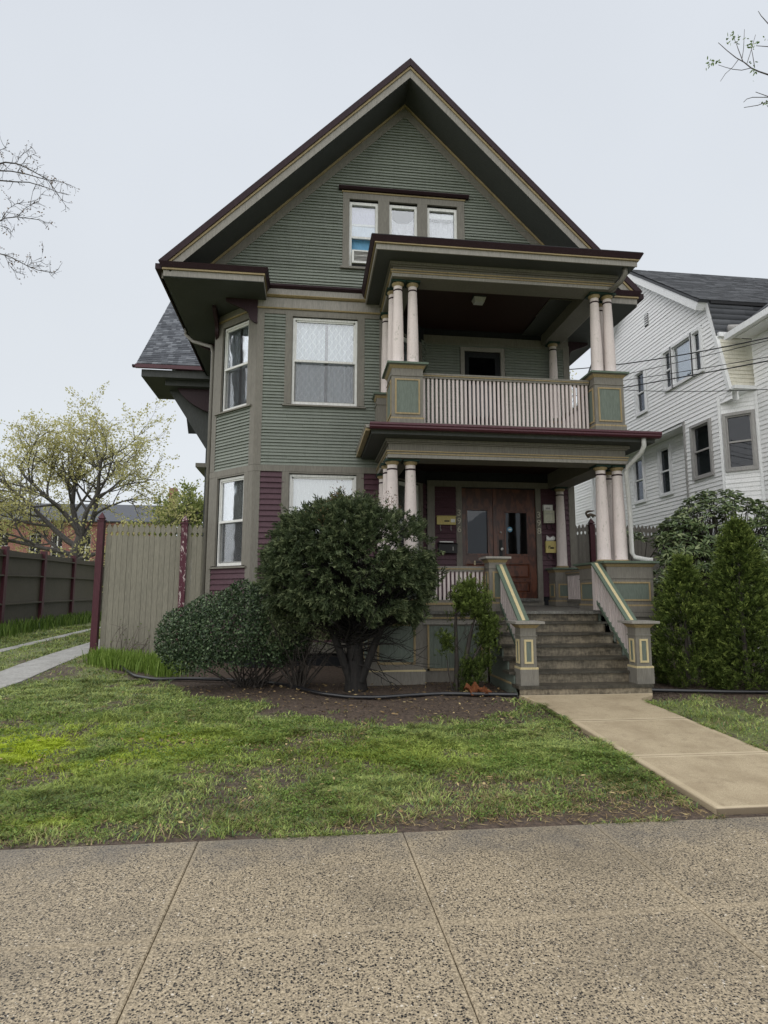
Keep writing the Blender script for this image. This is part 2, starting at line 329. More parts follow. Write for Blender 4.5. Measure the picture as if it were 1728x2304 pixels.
# ------------------------------------------------------------------ mesh helpers
WL = {}                                    # object -> world origin of its local frame
def tag(o, label=None, cat=None, group=None, kind=None):
    if label: o['label'] = label
    if cat: o['category'] = cat
    if group: o['group'] = group
    if kind: o['kind'] = kind
    return o
def thing(name, loc, label, cat, group=None):
    o = bpy.data.objects.new(name, None); COL.objects.link(o); o.location = loc; WL[o] = Vector(loc)
    o.empty_display_size = .2
    return tag(o, label, cat, group)
def fr(p0, u):
    """local frame on a wall: a along the wall, d outward, z up"""
    n = (u[1], -u[0])
    return lambda a, d, z: (p0[0] + a*u[0] + d*n[0], p0[1] + a*u[1] + d*n[1], z)
ID = lambda x, y, z: (x, y, z)
class MB:
    def __init__(s, f=ID): s.v = []; s.f = []; s.F = f; s.sm = []
    def add(s, vs, fs, smooth=False):
        n = len(s.v); s.v += [s.F(*v) for v in vs]
        for q in fs: s.f.append(tuple(i + n for i in q)); s.sm.append(smooth)
        return s
    def box(s, x0, x1, y0, y1, z0, z1):
        return s.add([(x0,y0,z0),(x1,y0,z0),(x1,y1,z0),(x0,y1,z0),(x0,y0,z1),(x1,y0,z1),(x1,y1,z1),(x0,y1,z1)],
                     [(0,3,2,1),(4,5,6,7),(0,1,5,4),(1,2,6,5),(2,3,7,6),(3,0,4,7)])
    def hexa(s, bot, top):
        return s.add(list(bot) + list(top), [(0,3,2,1),(4,5,6,7),(0,1,5,4),(1,2,6,5),(2,3,7,6),(3,0,4,7)])
    def frustum(s, x0, x1, y0, y1, z0, z1, e):
        """box whose top is larger by e on every side (crown moulding)"""
        return s.hexa([(x0,y0,z0),(x1,y0,z0),(x1,y1,z0),(x0,y1,z0)], [(x0-e,y0-e,z1),(x1+e,y0-e,z1),(x1+e,y1+e,z1),(x0-e,y1+e,z1)])
    def prism(s, prof, a0, a1):
        """profile of (d,z) extruded along a"""
        n = len(prof)
        vs = [(a0, d, z) for d, z in prof] + [(a1, d, z) for d, z in prof]
        return s.add(vs, [tuple(range(n)), tuple(range(2*n-1, n-1, -1))] + [(i, i+n, (i+1) % n + n, (i+1) % n) for i in range(n)])
    def poly(s, pts, d0, d1):
        """polygon of (a,z) extruded in d"""
        n = len(pts)
        vs = [(a, d0, z) for a, z in pts] + [(a, d1, z) for a, z in pts]
        return s.add(vs, [tuple(range(n)), tuple(range(2*n-1, n-1, -1))] + [(i, i+n, (i+1) % n + n, (i+1) % n) for i in range(n)])
    def lathe(s, cx, cy, prof, seg=20):
        vs = []; fs = []
        for r, z in prof:
            for k in range(seg):
                a = 2*math.pi*k/seg; vs.append((cx + r*math.cos(a), cy + r*math.sin(a), z))
        for i in range(len(prof)-1):
            for k in range(seg):
                k2 = (k+1) % seg; fs.append((i*seg+k, i*seg+k2, (i+1)*seg+k2, (i+1)*seg+k))
        s.add(vs, fs, True); n = len(prof)
        s.add([(cx + prof[0][0]*math.cos(2*math.pi*k/seg), cy + prof[0][0]*math.sin(2*math.pi*k/seg), prof[0][1]) for k in range(seg)], [tuple(range(seg-1, -1, -1))])
        s.add([(cx + prof[-1][0]*math.cos(2*math.pi*k/seg), cy + prof[-1][0]*math.sin(2*math.pi*k/seg), prof[-1][1]) for k in range(seg)], [tuple(range(seg))])
        return s
    def tube(s, pts, rads, seg=8):
        pts = [Vector(p) for p in pts]; vs = []; fs = []
        if not hasattr(rads, '__len__'): rads = [rads]*len(pts)
        ref = Vector((.3, .2, 1)).normalized()
        for i, p in enumerate(pts):
            d = (pts[min(i+1, len(pts)-1)] - pts[max(i-1, 0)]).normalized()
            x = d.cross(ref)
            if x.length < .05: x = d.cross(Vector((1, 0, 0)))
            x.normalize(); y = d.cross(x)
            for k in range(seg):
                a = 2*math.pi*k/seg; vs.append(tuple(p + (x*math.cos(a) + y*math.sin(a))*rads[i]))
        for i in range(len(pts)-1):
            for k in range(seg):
                k2 = (k+1) % seg; fs.append((i*seg+k, i*seg+k2, (i+1)*seg+k2, (i+1)*seg+k))
        n = (len(pts)-1)*seg
        fs += [tuple(range(seg-1, -1, -1)), tuple(range(n, n+seg))]
        return s.add(vs, fs, True)
    def obj(s, name, mat, parent=None):
        o0 = WL[parent] if parent is not None else Vector((0, 0, 0))
        me = bpy.data.meshes.new(name)
        me.from_pydata([(v[0]-o0.x, v[1]-o0.y, v[2]-o0.z) for v in s.v], [], s.f)
        if any(s.sm): me.polygons.foreach_set('use_smooth', s.sm)
        bm = bmesh.new(); bm.from_mesh(me); bmesh.ops.recalc_face_normals(bm, faces=bm.faces); bm.to_mesh(me); bm.free()
        me.materials.append(MATS[mat])
        o = bpy.data.objects.new(name, me); COL.objects.link(o); WL[o] = o0
        if parent is not None: o.parent = parent
        return o
def box(name, mat, parent, x0, x1, y0, y1, z0, z1, f=ID): return MB(f).box(x0, x1, y0, y1, z0, z1).obj(name, mat, parent)
def bigmesh(name, V, Fq, mat, parent=None, smooth=False, attr=None, col=None, kind=None):
    """V (n,3) array, Fq (m,k) array of equal-sided faces; attr: per-vertex float 'rnd'; col: per-vertex rgb 'tint'"""
    V = np.asarray(V, np.float64)
    o0 = WL[parent] if parent is not None else Vector((0, 0, 0))
    me = bpy.data.meshes.new(name); n, k = Fq.shape
    me.vertices.add(len(V)); me.vertices.foreach_set('co', (V - np.array(o0)).astype(np.float32).ravel())
    me.loops.add(n*k); me.loops.foreach_set('vertex_index', Fq.astype(np.int32).ravel())
    me.polygons.add(n); me.polygons.foreach_set('loop_start', (np.arange(n)*k).astype(np.int32))
    me.update(calc_edges=True)
    if smooth: me.polygons.foreach_set('use_smooth', np.ones(n, bool))
    if attr is not None:
        a = me.attributes.new('rnd', 'FLOAT', 'POINT'); a.data.foreach_set('value', attr.astype(np.float32))
    if col is not None:
        a = me.attributes.new('tint', 'FLOAT_COLOR', 'POINT'); a.data.foreach_set('color', np.c_[col, np.ones(len(col))].astype(np.float32).ravel())
    me.materials.append(MATS[mat])
    o = bpy.data.objects.new(name, me); COL.objects.link(o); WL[o] = o0
    if parent is not None: o.parent = parent
    if kind: o['kind'] = kind
    return o
def copyobj(o, parent, delta):
    c = o.copy(); COL.objects.link(c); c.parent = parent; c.location = Vector(o.location) + Vector(delta); WL[c] = WL[o]
    return c
def holes_cells(a0, a1, z0, z1, holes):
    A = sorted({a0, a1, *[min(max(h[i], a0), a1) for h in holes for i in (0, 1)]})
    Z = sorted({z0, z1, *[min(max(h[i], z0), z1) for h in holes for i in (2, 3)]})
    for i in range(len(A)-1):
        for j in range(len(Z)-1):
            ca, cz = (A[i]+A[i+1])/2, (Z[j]+Z[j+1])/2
            if not any(h[0] < ca < h[1] and h[2] < cz < h[3] for h in holes): yield A[i], A[i+1], Z[j], Z[j+1]
def wall(name, parent, f, a0, a1, z0, z1, holes, mat='dark_room', d0=-.12, d1=-.004):
    m = MB(f)
    for c in holes_cells(a0, a1, z0, z1, holes): m.box(c[0], c[1], d0, d1, c[2], c[3])
    return m.obj(name, mat, parent)
def clap(parent, f, a0, a1, z0, z1, e, mat, holes=(), lim=None, t=.034, joined=None, lap=.012, d0=0., joint=True):
    """clapboard courses; lim(z) gives (a0,a1) limits; each run between openings is a board of its own"""
    n = int(round((z1-z0)/e)); e = (z1-z0)/n
    for i in range(n):
        zb = z0 + i*e; zt = zb + e + (lap if i < n-1 else 0); zm = zb + e*.5
        lo, hi = (a0, a1) if lim is None else (max(a0, lim(zm)[0]), min(a1, lim(zm)[1]))
        runs = [(lo, hi)]
        for h in holes:
            if h[2] < zm < h[3]:
                nr = []
                for r in runs:
                    if h[0] > r[0]: nr.append((r[0], min(r[1], h[0])))
                    if h[1] < r[1]: nr.append((max(r[0], h[1]), r[1]))
                runs = nr
        for r in runs:
            if r[1]-r[0] < .03: continue
            cuts = [r[0]]
            if joined is None and joint and r[1]-r[0] > 1.6 and random.random() < .7: cuts.append(random.uniform(r[0]+.4, r[1]-.4))
            cuts.append(r[1])
            for q0, q1 in zip(cuts, cuts[1:]):
                if q1 < r[1]: q1 -= .003
                tt = t + random.uniform(-.003, .004); z = [zb + random.uniform(-.0025, .0025) for _ in range(2)]
                m = MB(f) if joined is None else joined
                m.F = f
                m.add([(a, d, zz) for a, zl in ((q0, z[0]), (q1, z[1])) for d, zz in ((d0 + .001, zl), (d0 + tt, zl), (d0 + .003, zt), (d0 + .001, zt))],
                      [(0, 1, 2, 3), (7, 6, 5, 4)] + [(i_, i_+4, (i_+1) % 4+4, (i_+1) % 4) for i_ in range(4)])
                if joined is None: m.obj('clapboard', mat, parent)

# ------------------------------------------------------------------ value noise (for planting and turf)
_tab = rng.random((64, 64))
def vnoise(x, y, s):
    x = np.asarray(x)*s; y = np.asarray(y)*s
    xi = np.floor(x).astype(int); yi = np.floor(y).astype(int); fx = x-xi; fy = y-yi
    fx = fx*fx*(3-2*fx); fy = fy*fy*(3-2*fy); g = lambda a, b: _tab[a % 64, b % 64]
    return (g(xi, yi)*(1-fx)+g(xi+1, yi)*fx)*(1-fy) + (g(xi, yi+1)*(1-fx)+g(xi+1, yi+1)*fx)*fy
def fbm(x, y, s): return .5*vnoise(x, y, s) + .3*vnoise(np.asarray(x)+7.3, np.asarray(y)+1.1, s*2.3) + .2*vnoise(np.asarray(x)+3.1, np.asarray(y)+9.7, s*5.1)
def zg(y):
    return np.interp(y, [-1e4, 4.44, 4.46, 8.6, 10.5, 13, 20, 26, 1e4], [-.05, -.05, -.012, .205, .215, .38, .58, .64, .64])
# soil bed in front of the house: signed amount of turf (1 = lawn, 0 = bare)
BED = [(-9, 13.2), (-4.3, 13.2), (-3.6, 12.2), (-3.0, 11.2), (-2.2, 10.3), (-1.4, 9.2), (-.6, 8.35), (.4, 7.6), (1.2, 7.45), (2.0, 7.55), (2.6, 8.0), (3.05, 8.5)]
def turf(x, y):
    x = np.asarray(x, float); y = np.asarray(y, float)
    yb = np.interp(x, [b[0] for b in BED], [b[1] for b in BED])
    bed = np.clip((yb - y + (fbm(x, y, 2.5)-.5)*1.3)/.55 + .25, 0, 1)
    bed = np.where((x > 3.0) & (x < 4.6), 0, bed)
    br = np.clip((8.55 - y + (fbm(x, y, 2.5)-.5)*.8)/.3, 0, 1)
    bed = np.where(x >= 4.6, br, bed)
    bed = np.where((x < -4.3), 1, bed)
    # worn strip beside the sidewalk, widest next to the walkway
    wid = np.interp(x, [-4, -1, .5, 2.2, 3.1], [.06, .08, .16, .3, .35])
    edge = np.clip((y - 4.48 - wid*(.2 + 1.6*fbm(x, y, 2.6)))/.4 + .4, 0, 1)
    edge = np.where(x > 4.4, np.clip((y-4.5)/.3, 0, 1), edge)
    bare = np.clip((fbm(x+20, y+4, 1.2) - .36)/.1, .25, 1)
    return np.clip(np.minimum(bed, edge)*bare, 0, 1)

# ================================================================== GROUND, SIDEWALK, WALKS
def make_ground():
    xs = np.r_[-600, -200, -80, -40, -25, -16, np.arange(-12, 14.01, .2), 18, 25, 40, 80, 200, 600]
    ys = np.r_[-600, -200, -60, -20, -6, 0, 2, 4, 4.44, np.arange(4.46, 14.1, .16), 15, 16, 18, 20, 23, 26, 30, 40, 60, 120, 300, 900]
    X, Y = np.meshgrid(xs, ys); Z = zg(Y)
    near = (Y > 4.47) & (Y < 14) & (np.abs(X) < 13)
    Z = Z + np.where(near, (fbm(X, Y, 1.6)-.5)*.045 + (fbm(X+5, Y, 6)-.5)*.02, 0)
    near2 = (X > 2.9) & (X < 5.1) & (Y > 4.4) & (Y < 10.6)
    Z = np.where(near2, np.minimum(Z, zg(Y)-.02), Z)
    nx, ny = len(xs), len(ys); idx = np.arange(nx*ny).reshape(ny, nx)
    Fq = np.stack([idx[:-1, :-1], idx[:-1, 1:], idx[1:, 1:], idx[1:, :-1]], -1).reshape(-1, 4)
    o = bigmesh('ground', np.c_[X.ravel(), Y.ravel(), Z.ravel()], Fq, 'ground', smooth=True)
    a = o.data.attributes.new('turf', 'FLOAT', 'POINT'); T = np.where((Y > 4.4) & (Y < 13.4), turf(X, Y), .9)
    a.data.foreach_set('value', T.astype(np.float32).ravel())
    tag(o, 'lawn and bare soil rising gently to the house', kind='structure')
make_ground()
def slab(name, mat, parent, x0, x1, y0, y1, zt, th=.08, bev=.006):
    z = lambda y: zt(y) if callable(zt) else zt
    m = MB(); b = bev
    m.hexa([(x0,y0,z(y0)-th),(x1,y0,z(y0)-th),(x1,y1,z(y1)-th),(x0,y1,z(y1)-th)], [(x0,y0,z(y0)-b),(x1,y0,z(y0)-b),(x1,y1,z(y1)-b),(x0,y1,z(y1)-b)])
    m.f.pop(1); m.sm.pop()
    m.add([(x0,y0,z(y0)-b),(x1,y0,z(y0)-b),(x1,y1,z(y1)-b),(x0,y1,z(y1)-b),(x0+b,y0+b,z(y0)),(x1-b,y0+b,z(y0)),(x1-b,y1-b,z(y1)),(x0+b,y1-b,z(y1))],
          [(4,5,6,7),(0,1,5,4),(1,2,6,5),(2,3,7,6),(3,0,4,7)])
    return m.obj(name, mat, parent)
sw = MB().box(-60, 60, -.6, 4.43, -.12, -.06).obj('sidewalk', 'ground', None)
tag(sw, 'exposed aggregate sidewalk of large square slabs along the lawn', kind='structure')
for i in range(-4, 6):
    x0 = -.69 + 1.366*i
    for y0, y1 in ((3.262, 4.47), (2.02, 3.258)):
        slab('slab', 'aggregate', sw, x0+.0025, x0+1.3635, y0, y1, random.uniform(-.001, .002))
zw = lambda y: float(zg(y)) + .028
pth = MB().box(3.1, 4.5, 4.6, 8.6, -.2, -.1).obj('path', 'ground', None)
tag(pth, 'tan concrete front path leading to the porch stairs', kind='structure')
for y0, y1 in ((4.60, 5.865), (5.875, 7.215)):
    slab('slab', 'walk', pth, 3.08, 4.53, y0, y1, zw, .14)
m = MB()      # last slab flares out to the bottom step
pl = [(3.08, 7.225), (4.53, 7.225), (4.53, 8.25), (4.60, 8.35), (4.82, 8.48), (4.93, 8.66), (2.95, 8.66), (3.02, 8.3), (3.08, 8.0)]
n = len(pl); m.add([(x, y, zw(y)) for x, y in pl] + [(x, y, zw(y)-.14) for x, y in pl], [tuple(range(n))] + [(i, (i+1) % n, (i+1) % n+n, i+n) for i in range(n)])
m.obj('slab', 'walk', pth)
# two concrete wheel strips of the side drive
drv = MB().box(-5.0, -4.9, 9, 9.1, -.3, -.2).obj('driveway', 'ground', None)
tag(drv, 'pair of grey concrete wheel strips running back past the fence', kind='structure')
for xa, xb in ((-5.22, -4.5), (-6.62, -6.36)):
    y = 7.7
    while y < 26:
        y1 = y + 1.55
        slab('slab', 'concrete_strip', drv, xa, xb, y+.006, y1-.006, lambda q: float(zg(q)) + .02, .1); y = y1

# ================================================================== THE HOUSE
YB, YW = 11.9, 12.85
XL, XR, XC = -2.01, 5.71, 1.86
house = thing('house', (1.85, 12.8, .2), 'grey green and maroon clapboard house with steep front gable and two storey porch', 'house')
FF = fr((0, YB), (1, 0)); FB = fr((0, YW), (1, 0))
s2 = math.sqrt(.5)
FL = fr((XL, YW), (s2, -s2)); LA = (YW-YB)/s2         # left angled bay face
BRX = 1.50
FR = fr((BRX, YB), (s2, s2))                          # right angled bay face, inside the porch
FLW = fr((XL, 24), (0, -1)); FRW = fr((XR, YW), (0, 1))

def window(f, c0, c1, zs, zt, mid, cw=.135, mat='taupe', style='lace', par=None, name='window', sillw=.03, top=True):
    """casing c0..c1, sill underside zs, casing top zt, meeting rail mid"""
    p = par or house
    w = MB(f).box(c0, c0+cw, -.02, .034, zs+.05, zt).box(c1-cw, c1, -.02, .034, zs+.05, zt)
    if top: w.box(c0+cw, c1-cw, -.02, .03, zt-.03, zt)
    w.box(c0+cw-.001, c0+cw+.012, -.14, .01, zs+.05, zt-.03).box(c1-cw-.012, c1-cw+.001, -.14, .01, zs+.05, zt-.03)
    w = w.obj(name, mat, p)
    MB(f).prism([(-.1, zs+.052), (.075, zs+.03), (.075, zs), (-.02, zs)], c0-sillw, c1+sillw).obj('sill', mat, w)
    a0, a1, z0, z1 = c0+cw+.012, c1-cw-.012, zs+.052, zt-.045
    fw_ = .045
    m = MB(f)
    for q in ((a0, a0+fw_, z0, z1), (a1-fw_, a1, z0, z1), (a0+fw_, a1-fw_, z0, z0+fw_*1.2), (a0+fw_, a1-fw_, z1-fw_, z1)): m.box(q[0], q[1], -.06, -.012, q[2], q[3])
    m.obj('storm_frame', 'white', w)
    b0, b1, y0, y1 = a0+fw_, a1-fw_, z0+fw_*1.2, z1-fw_
    m = MB(f)
    for q in ((b0, b0+.03, mid, y1), (b1-.03, b1, mid, y1), (b0, b1, y1-.03, y1)): m.box(q[0], q[1], -.07, -.03, q[2], q[3])
    m.box(b0, b1, -.05, -.008, mid-.022, mid+.022); m.obj('sash', 'white', w)
    MB(f).box(b0+.03, b1-.03, -.054, -.05, mid+.022, y1-.03).obj('pane', 'glass', w)
    m = MB(f)
    for q in ((b0, b0+.028, y0, mid), (b1-.028, b1, y0, mid), (b0, b1, y0, y0+.03)): m.box(q[0], q[1], -.1, -.066, q[2], q[3])
    m.obj('sash', 'white', w)
    MB(f).box(b0+.028, b1-.028, -.086, -.082, y0+.03, mid-.022).obj('pane', 'glass', w)
    MB(f).box(b0, b1, -.045, -.043, y0, mid-.022).obj('insect_screen', 'screen', w)
    if style == 'lace':
        mc = b0 + (b1-b0)*.525
        for k, (q0, q1) in enumerate(((b0-.1, mc-.03), (mc+.03, b1+.1))):
            nn = 40; m = MB(f); vs = []; fs = []
            for i in range(nn+1):
                a = q0 + (q1-q0)*i/nn; dd = -.135 + .02*math.sin(i*1.15+k) + .012*math.sin(i*2.7)
                vs += [(a, dd, y0-.1), (a, dd+.004, y1+.1)]
            for i in range(nn): fs.append((2*i, 2*i+2, 2*i+3, 2*i+1))
            m.add(vs, fs, True); m.obj('curtain', 'lace', w)
    elif style == 'blind':
        m = MB(f); z = y0-.02
        while z < y1+.05:
            m.hexa([(b0-.03,-.118,z),(b1+.03,-.118,z),(b1+.03,-.128,z+.0235),(b0-.03,-.128,z+.0235)], [(b0-.03,-.1195,z),(b1+.03,-.1195,z),(b1+.03,-.1295,z+.0235),(b0-.03,-.1295,z+.0235)]); z += .021
        tag(m.obj('blind_slats', 'white', w), kind='stuff')
    MB(f).box(c0, c1, -.62, -.6, zs-.2, zt+.2).obj('room', 'dark_room', w)
    return w

# ---- bay walls -------------------------------------------------------------
ZB0, ZT = .45, 7.16
wf = (-.54, 1.035)
hf = [(wf[0]+.05, wf[1]-.05, 5.30, 7.12), (wf[0]+.05, wf[1]-.05, 2.16, 3.93)]
bay = wall('bay_wall', house, FF, -1.08, BRX, .1, 7.6, hf)
hl = [(.28, 1.16, 5.30, 7.12), (.28, 1.16, 2.16, 3.93)]
bal = wall('bay_wall', house, FL, 0, LA, .1, 7.6, hl)
bar = wall('bay_wall', house, FR, 0, LA, .1, 7.6, [(.3, 1.1, 2.3, 3.9), (.3, 1.1, 5.4, 7.0)])
bhf = [(wf[0]+.05, wf[1]-.05, 5.29, 7.2), (wf[0]+.05, wf[1]-.05, 2.15, 3.99)]
clap(bay, FF, -.955, 1.335, 4.095, 7.155, .0637, 'siding_green', bhf)
clap(bay, FF, -.955, 1.335, .75, 3.975, .1085, 'siding_maroon', bhf, t=.034)
bhl = [(.1, 1.2, 5.29, 7.2), (.05, 1.2, 2.15, 3.99)]
clap(bal, FL, .135, LA-.13, 4.095, 7.155, .0637, 'siding_green', bhl)
clap(bal, FL, .135, LA-.13, .75, 3.975, .1085, 'siding_maroon', bhl, t=.034)
jj = MB(FR); clap(bar, FR, .02, LA-.02, 4.45, 7.155, .0637, 'siding_green', [(.15, 1.2, 5.2, 7.2)], joined=jj)
tag(jj.obj('clapboards', 'siding_green', bar), kind='stuff')
jj = MB(FR); clap(bar, FR, .02, LA-.02, 1.4, 3.975, .1085, 'siding_maroon', [(.15, 1.2, 2.1, 3.99)], joined=jj)
tag(jj.obj('clapboards', 'siding_maroon', bar), kind='stuff')
# corner boards, belt and frieze
def cb(name, f, a0, a1, z0, z1, d=.032, mat='taupe'): return MB(f).box(a0, a1, -.01, d, z0, z1).obj(name, mat, house)
for z0, z1 in ((4.10, 7.15), (.6, 3.97)):
    cb('corner_board', FF, -1.093, -.95, z0, z1); cb('corner_board', FL, LA-.16, LA+.013, z0, z1); cb('corner_board', FL, -.01, .13, z0, z1)
    cb('corner_board', FF, 1.33, BRX+.01, z0, z1, .03); cb('corner_board', FR, -.012, .1, z0, z1)
cb('belt_board', FF, -1.095, BRX+.01, 3.972, 4.093, .036); cb('belt_board', FL, -.012, LA+.015, 3.972, 4.093, .036)
cb('water_table', FF, -1.1, BRX+.01, .55, .75, .04); cb('water_table', FL, -.012, LA+.015, .55, .75, .04)
window(FF, wf[0], wf[1], 5.27, 7.15, 6.215)
window(FF, wf[0], wf[1], 2.13, 3.97, 3.05, style='blind')
window(FL, .13, 1.20, 5.27, 7.15, 6.215, cw=.12)
window(FL, .13, 1.20, 2.13, 3.97, 3.05, cw=.12, style='blind')
window(FR, .22, 1.18, 5.3, 7.05, 6.2, cw=.1)
window(FR, .22, 1.18, 2.2, 3.95, 3.05, cw=.1, style='blind')
# frieze band under the gable
def band(f, a0, a1, lo=7.152):
    MB(f).box(a0, a1, -.01, .03, lo, 7.245).obj('frieze_board', 'taupe', house)
    MB(f).prism([(-.01, 7.245), (.05, 7.25), (.06, 7.275), (.03, 7.285), (-.01, 7.285)], a0, a1).obj('yellow_moulding', 'yellow', house)
    MB(f).box(a0, a1, -.01, .028, 7.287, 7.488).obj('frieze_board', 'taupe_light', house)
band(FF, -1.095, 1.44); band(FL, .0, LA+.012)
MB(FF).prism([(-.01, 7.49), (.05, 7.495), (.085, 7.525), (.085, 7.535), (-.01, 7.535)], -1.0, 1.1).obj('yellow_moulding', 'yellow', house)
MB(FF).box(-1.0, 1.1, -.01, .075, 7.537, 7.655).obj('frieze_board', 'taupe_light', house)
MB(FF).prism([(-.01, 7.657), (.09, 7.66), (.13, 7.70), (.135, 7.735), (-.01, 7.77)], -1.0, 1.1).obj('band_cap', 'purple', house)

# ---- gable -----------------------------------------------------------------
ZA = 12.0                       # apex of the rake soffit
lim = lambda z: (XC-(ZA-z), XC+(ZA-z))
gw = (.566, 3.125, 8.2, 9.87)
g = MB(FF)
for pts in ([(XC-(ZA-7.6), 7.6), (.62, 7.6), (.62, ZA-(XC-.62))], [(3.07, 7.6), (XC+(ZA-7.6), 7.6), (3.07, ZA-(3.07-XC))],
            [(.62, 9.82), (3.07, 9.82), (3.07, ZA-1.21), (XC, ZA), (.62, ZA-1.24)], [(.62, 7.6), (3.07, 7.6), (3.07, 8.25), (.62, 8.25)]):
    g.poly(pts, -.12, -.004)
gab = g.obj('gable_wall', 'dark_room', house)
clap(gab, FF, -3, 7, 7.76, 11.93, .0637, 'siding_green', [(gw[0]+.05, gw[1]-.05, gw[2]+.02, gw[3]-.02)], lim=lambda z: (XC-(ZA-z)+.06, XC+(ZA-z)-.06))
for s in (-1, 1):               # frieze boards climbing the gable
    P = lambda x, z: (XC + s*x, z)
    lo = 4.42
    MB(FF).poly([P(0, ZA-.005), P(lo, ZA-lo), P(lo-.19, ZA-lo-.09), P(0, ZA-.28)], -.01, .034 - .002*(s > 0)).obj('rake_frieze', 'taupe', gab)
    MB(FF).poly([P(0, ZA-.002), P(lo, ZA-lo), P(lo-.03, ZA-lo-.03), P(0, ZA-.06)], .035, .06 - .002*(s > 0)).obj('yellow_moulding', 'yellow', gab)
# triple window
w = MB(FF)
for a0, a1 in ((gw[0], gw[0]+.135), (1.30, 1.53), (2.12, 2.33), (gw[1]-.155, gw[1])): w.box(a0, a1, -.02, .036, 8.25, 9.74)
w.box(gw[0], gw[1], -.02, .038, 9.74, 9.87)
gwin = w.obj('gable_window', 'taupe', house)
MB(FF).prism([(-.01, 9.872), (.05, 9.875), (.06, 9.9), (-.01, 9.91)], gw[0]-.02, gw[1]+.02).obj('yellow_moulding', 'yellow', gwin)
MB(FF).prism([(-.01, 9.911), (.09, 9.915), (.13, 9.955), (.13, 9.97), (-.01, 9.995)], gw[0]-.09, gw[1]+.09).obj('window_cap', 'purple', gwin)
MB(FF).prism([(-.1, 8.252), (.08, 8.235), (.08, 8.19), (-.02, 8.19)], gw[0]-.04, gw[1]+.04).obj('sill', 'taupe', gwin)
for k, (a0, a1) in enumerate(((gw[0]+.135, 1.30), (1.53, 2.12), (2.33, gw[1]-.155))):
    fm = MB(FF)
    for q in ((a0, a0+.055, 8.252, 9.7), (a1-.055, a1, 8.252, 9.7), (a0+.055, a1-.055, 9.64, 9.7), (a0+.055, a1-.055, 8.252, 8.30)): fm.box(q[0], q[1], -.07, -.012, q[2], q[3])
    sf = fm.obj('storm_frame', 'white', gwin)
    b0, b1 = a0+.055, a1-.055
    MB(FF).box(b0, b1, -.06, -.02, 8.90, 8.945).obj('meeting_rail', 'white', gwin)
    MB(FF).box(b0, b1, -.06, -.056, 8.945, 9.64).obj('pane', 'glass', gwin)
    MB(FF).box(a0-.05, a1+.05, -.5, -.48, 8.1, 9.9).obj('room', 'dark_room', gwin)
    if k == 0:
        MB(FF).box(b0, b1, -.12, -.11, 9.26, 9.66).obj('window_board', 'pane_lilac', gwin)
        MB(FF).box(b0, b1, -.115, -.085, 9.22, 9.258).obj('window_rail', 'white', gwin)
        MB(FF).box(b0, b1, -.12, -.11, 8.94, 9.218).obj('window_board', 'pane_pale', gwin)
        MB(FF).box(b0, b1, -.13, -.12, 8.60, 8.93).obj('window_board', 'board_blue', gwin)
    else:
        MB(FF).box(b0, b1, -.06, -.056, 8.3, 8.9).obj('pane', 'glass', gwin)
        nn, mm = 24, 14; vs = []; fs = []
        for i in range(nn+1):
            for j in range(mm+1):
                u = i/nn; vv = j/mm; sag = (1-(2*u-1)**2)
                vs.append((b0-.02+(b1-b0+.04)*u, -.15 + .03*math.sin(9*vv+3*sag) + .01*math.sin(u*17+vv*5), 8.3 + (1.30-(.09 if k == 1 else .12))*vv - (.12*sag*vv if k == 1 else .0)))
        for i in range(nn):
            for j in range(mm): q = i*(mm+1)+j; fs.append((q, q+mm+1, q+mm+2, q+1))
        MB(FF).add(vs, fs, True).obj('curtain', 'cloth_white', gwin)
        if k == 2: MB(FF).box(b0, b1, -.1, -.07, 9.5, 9.6).obj('window_rail', 'white', gwin)
ac = thing('air_conditioner', (.95, YB, 8.3), 'white window air conditioner in the lower left gable window', 'air conditioner')
m = MB(FF)
for q in ((.76, .80, 8.3, 8.58), (1.17, 1.21, 8.3, 8.58), (.80, 1.17, 8.3, 8.33), (.80, 1.17, 8.55, 8.58)): m.box(q[0], q[1], -.3, .10, q[2], q[3])
m.obj('case', 'white', ac)
MB(FF).box(.80, 1.17, -.3, .06, 8.33, 8.55).obj('core', 'metal_trim', ac)
for i in range(7): MB(FF).box(.80, 1.17, .066, .085, 8.345+i*.03, 8.357+i*.03).obj('louver', 'paper_white' if i in (0, 4) else 'metal_trim', ac)
MB(FF).box(.76, 1.21, -.1, .05, 8.262, 8.298).obj('bottom_pan', 'black', ac)

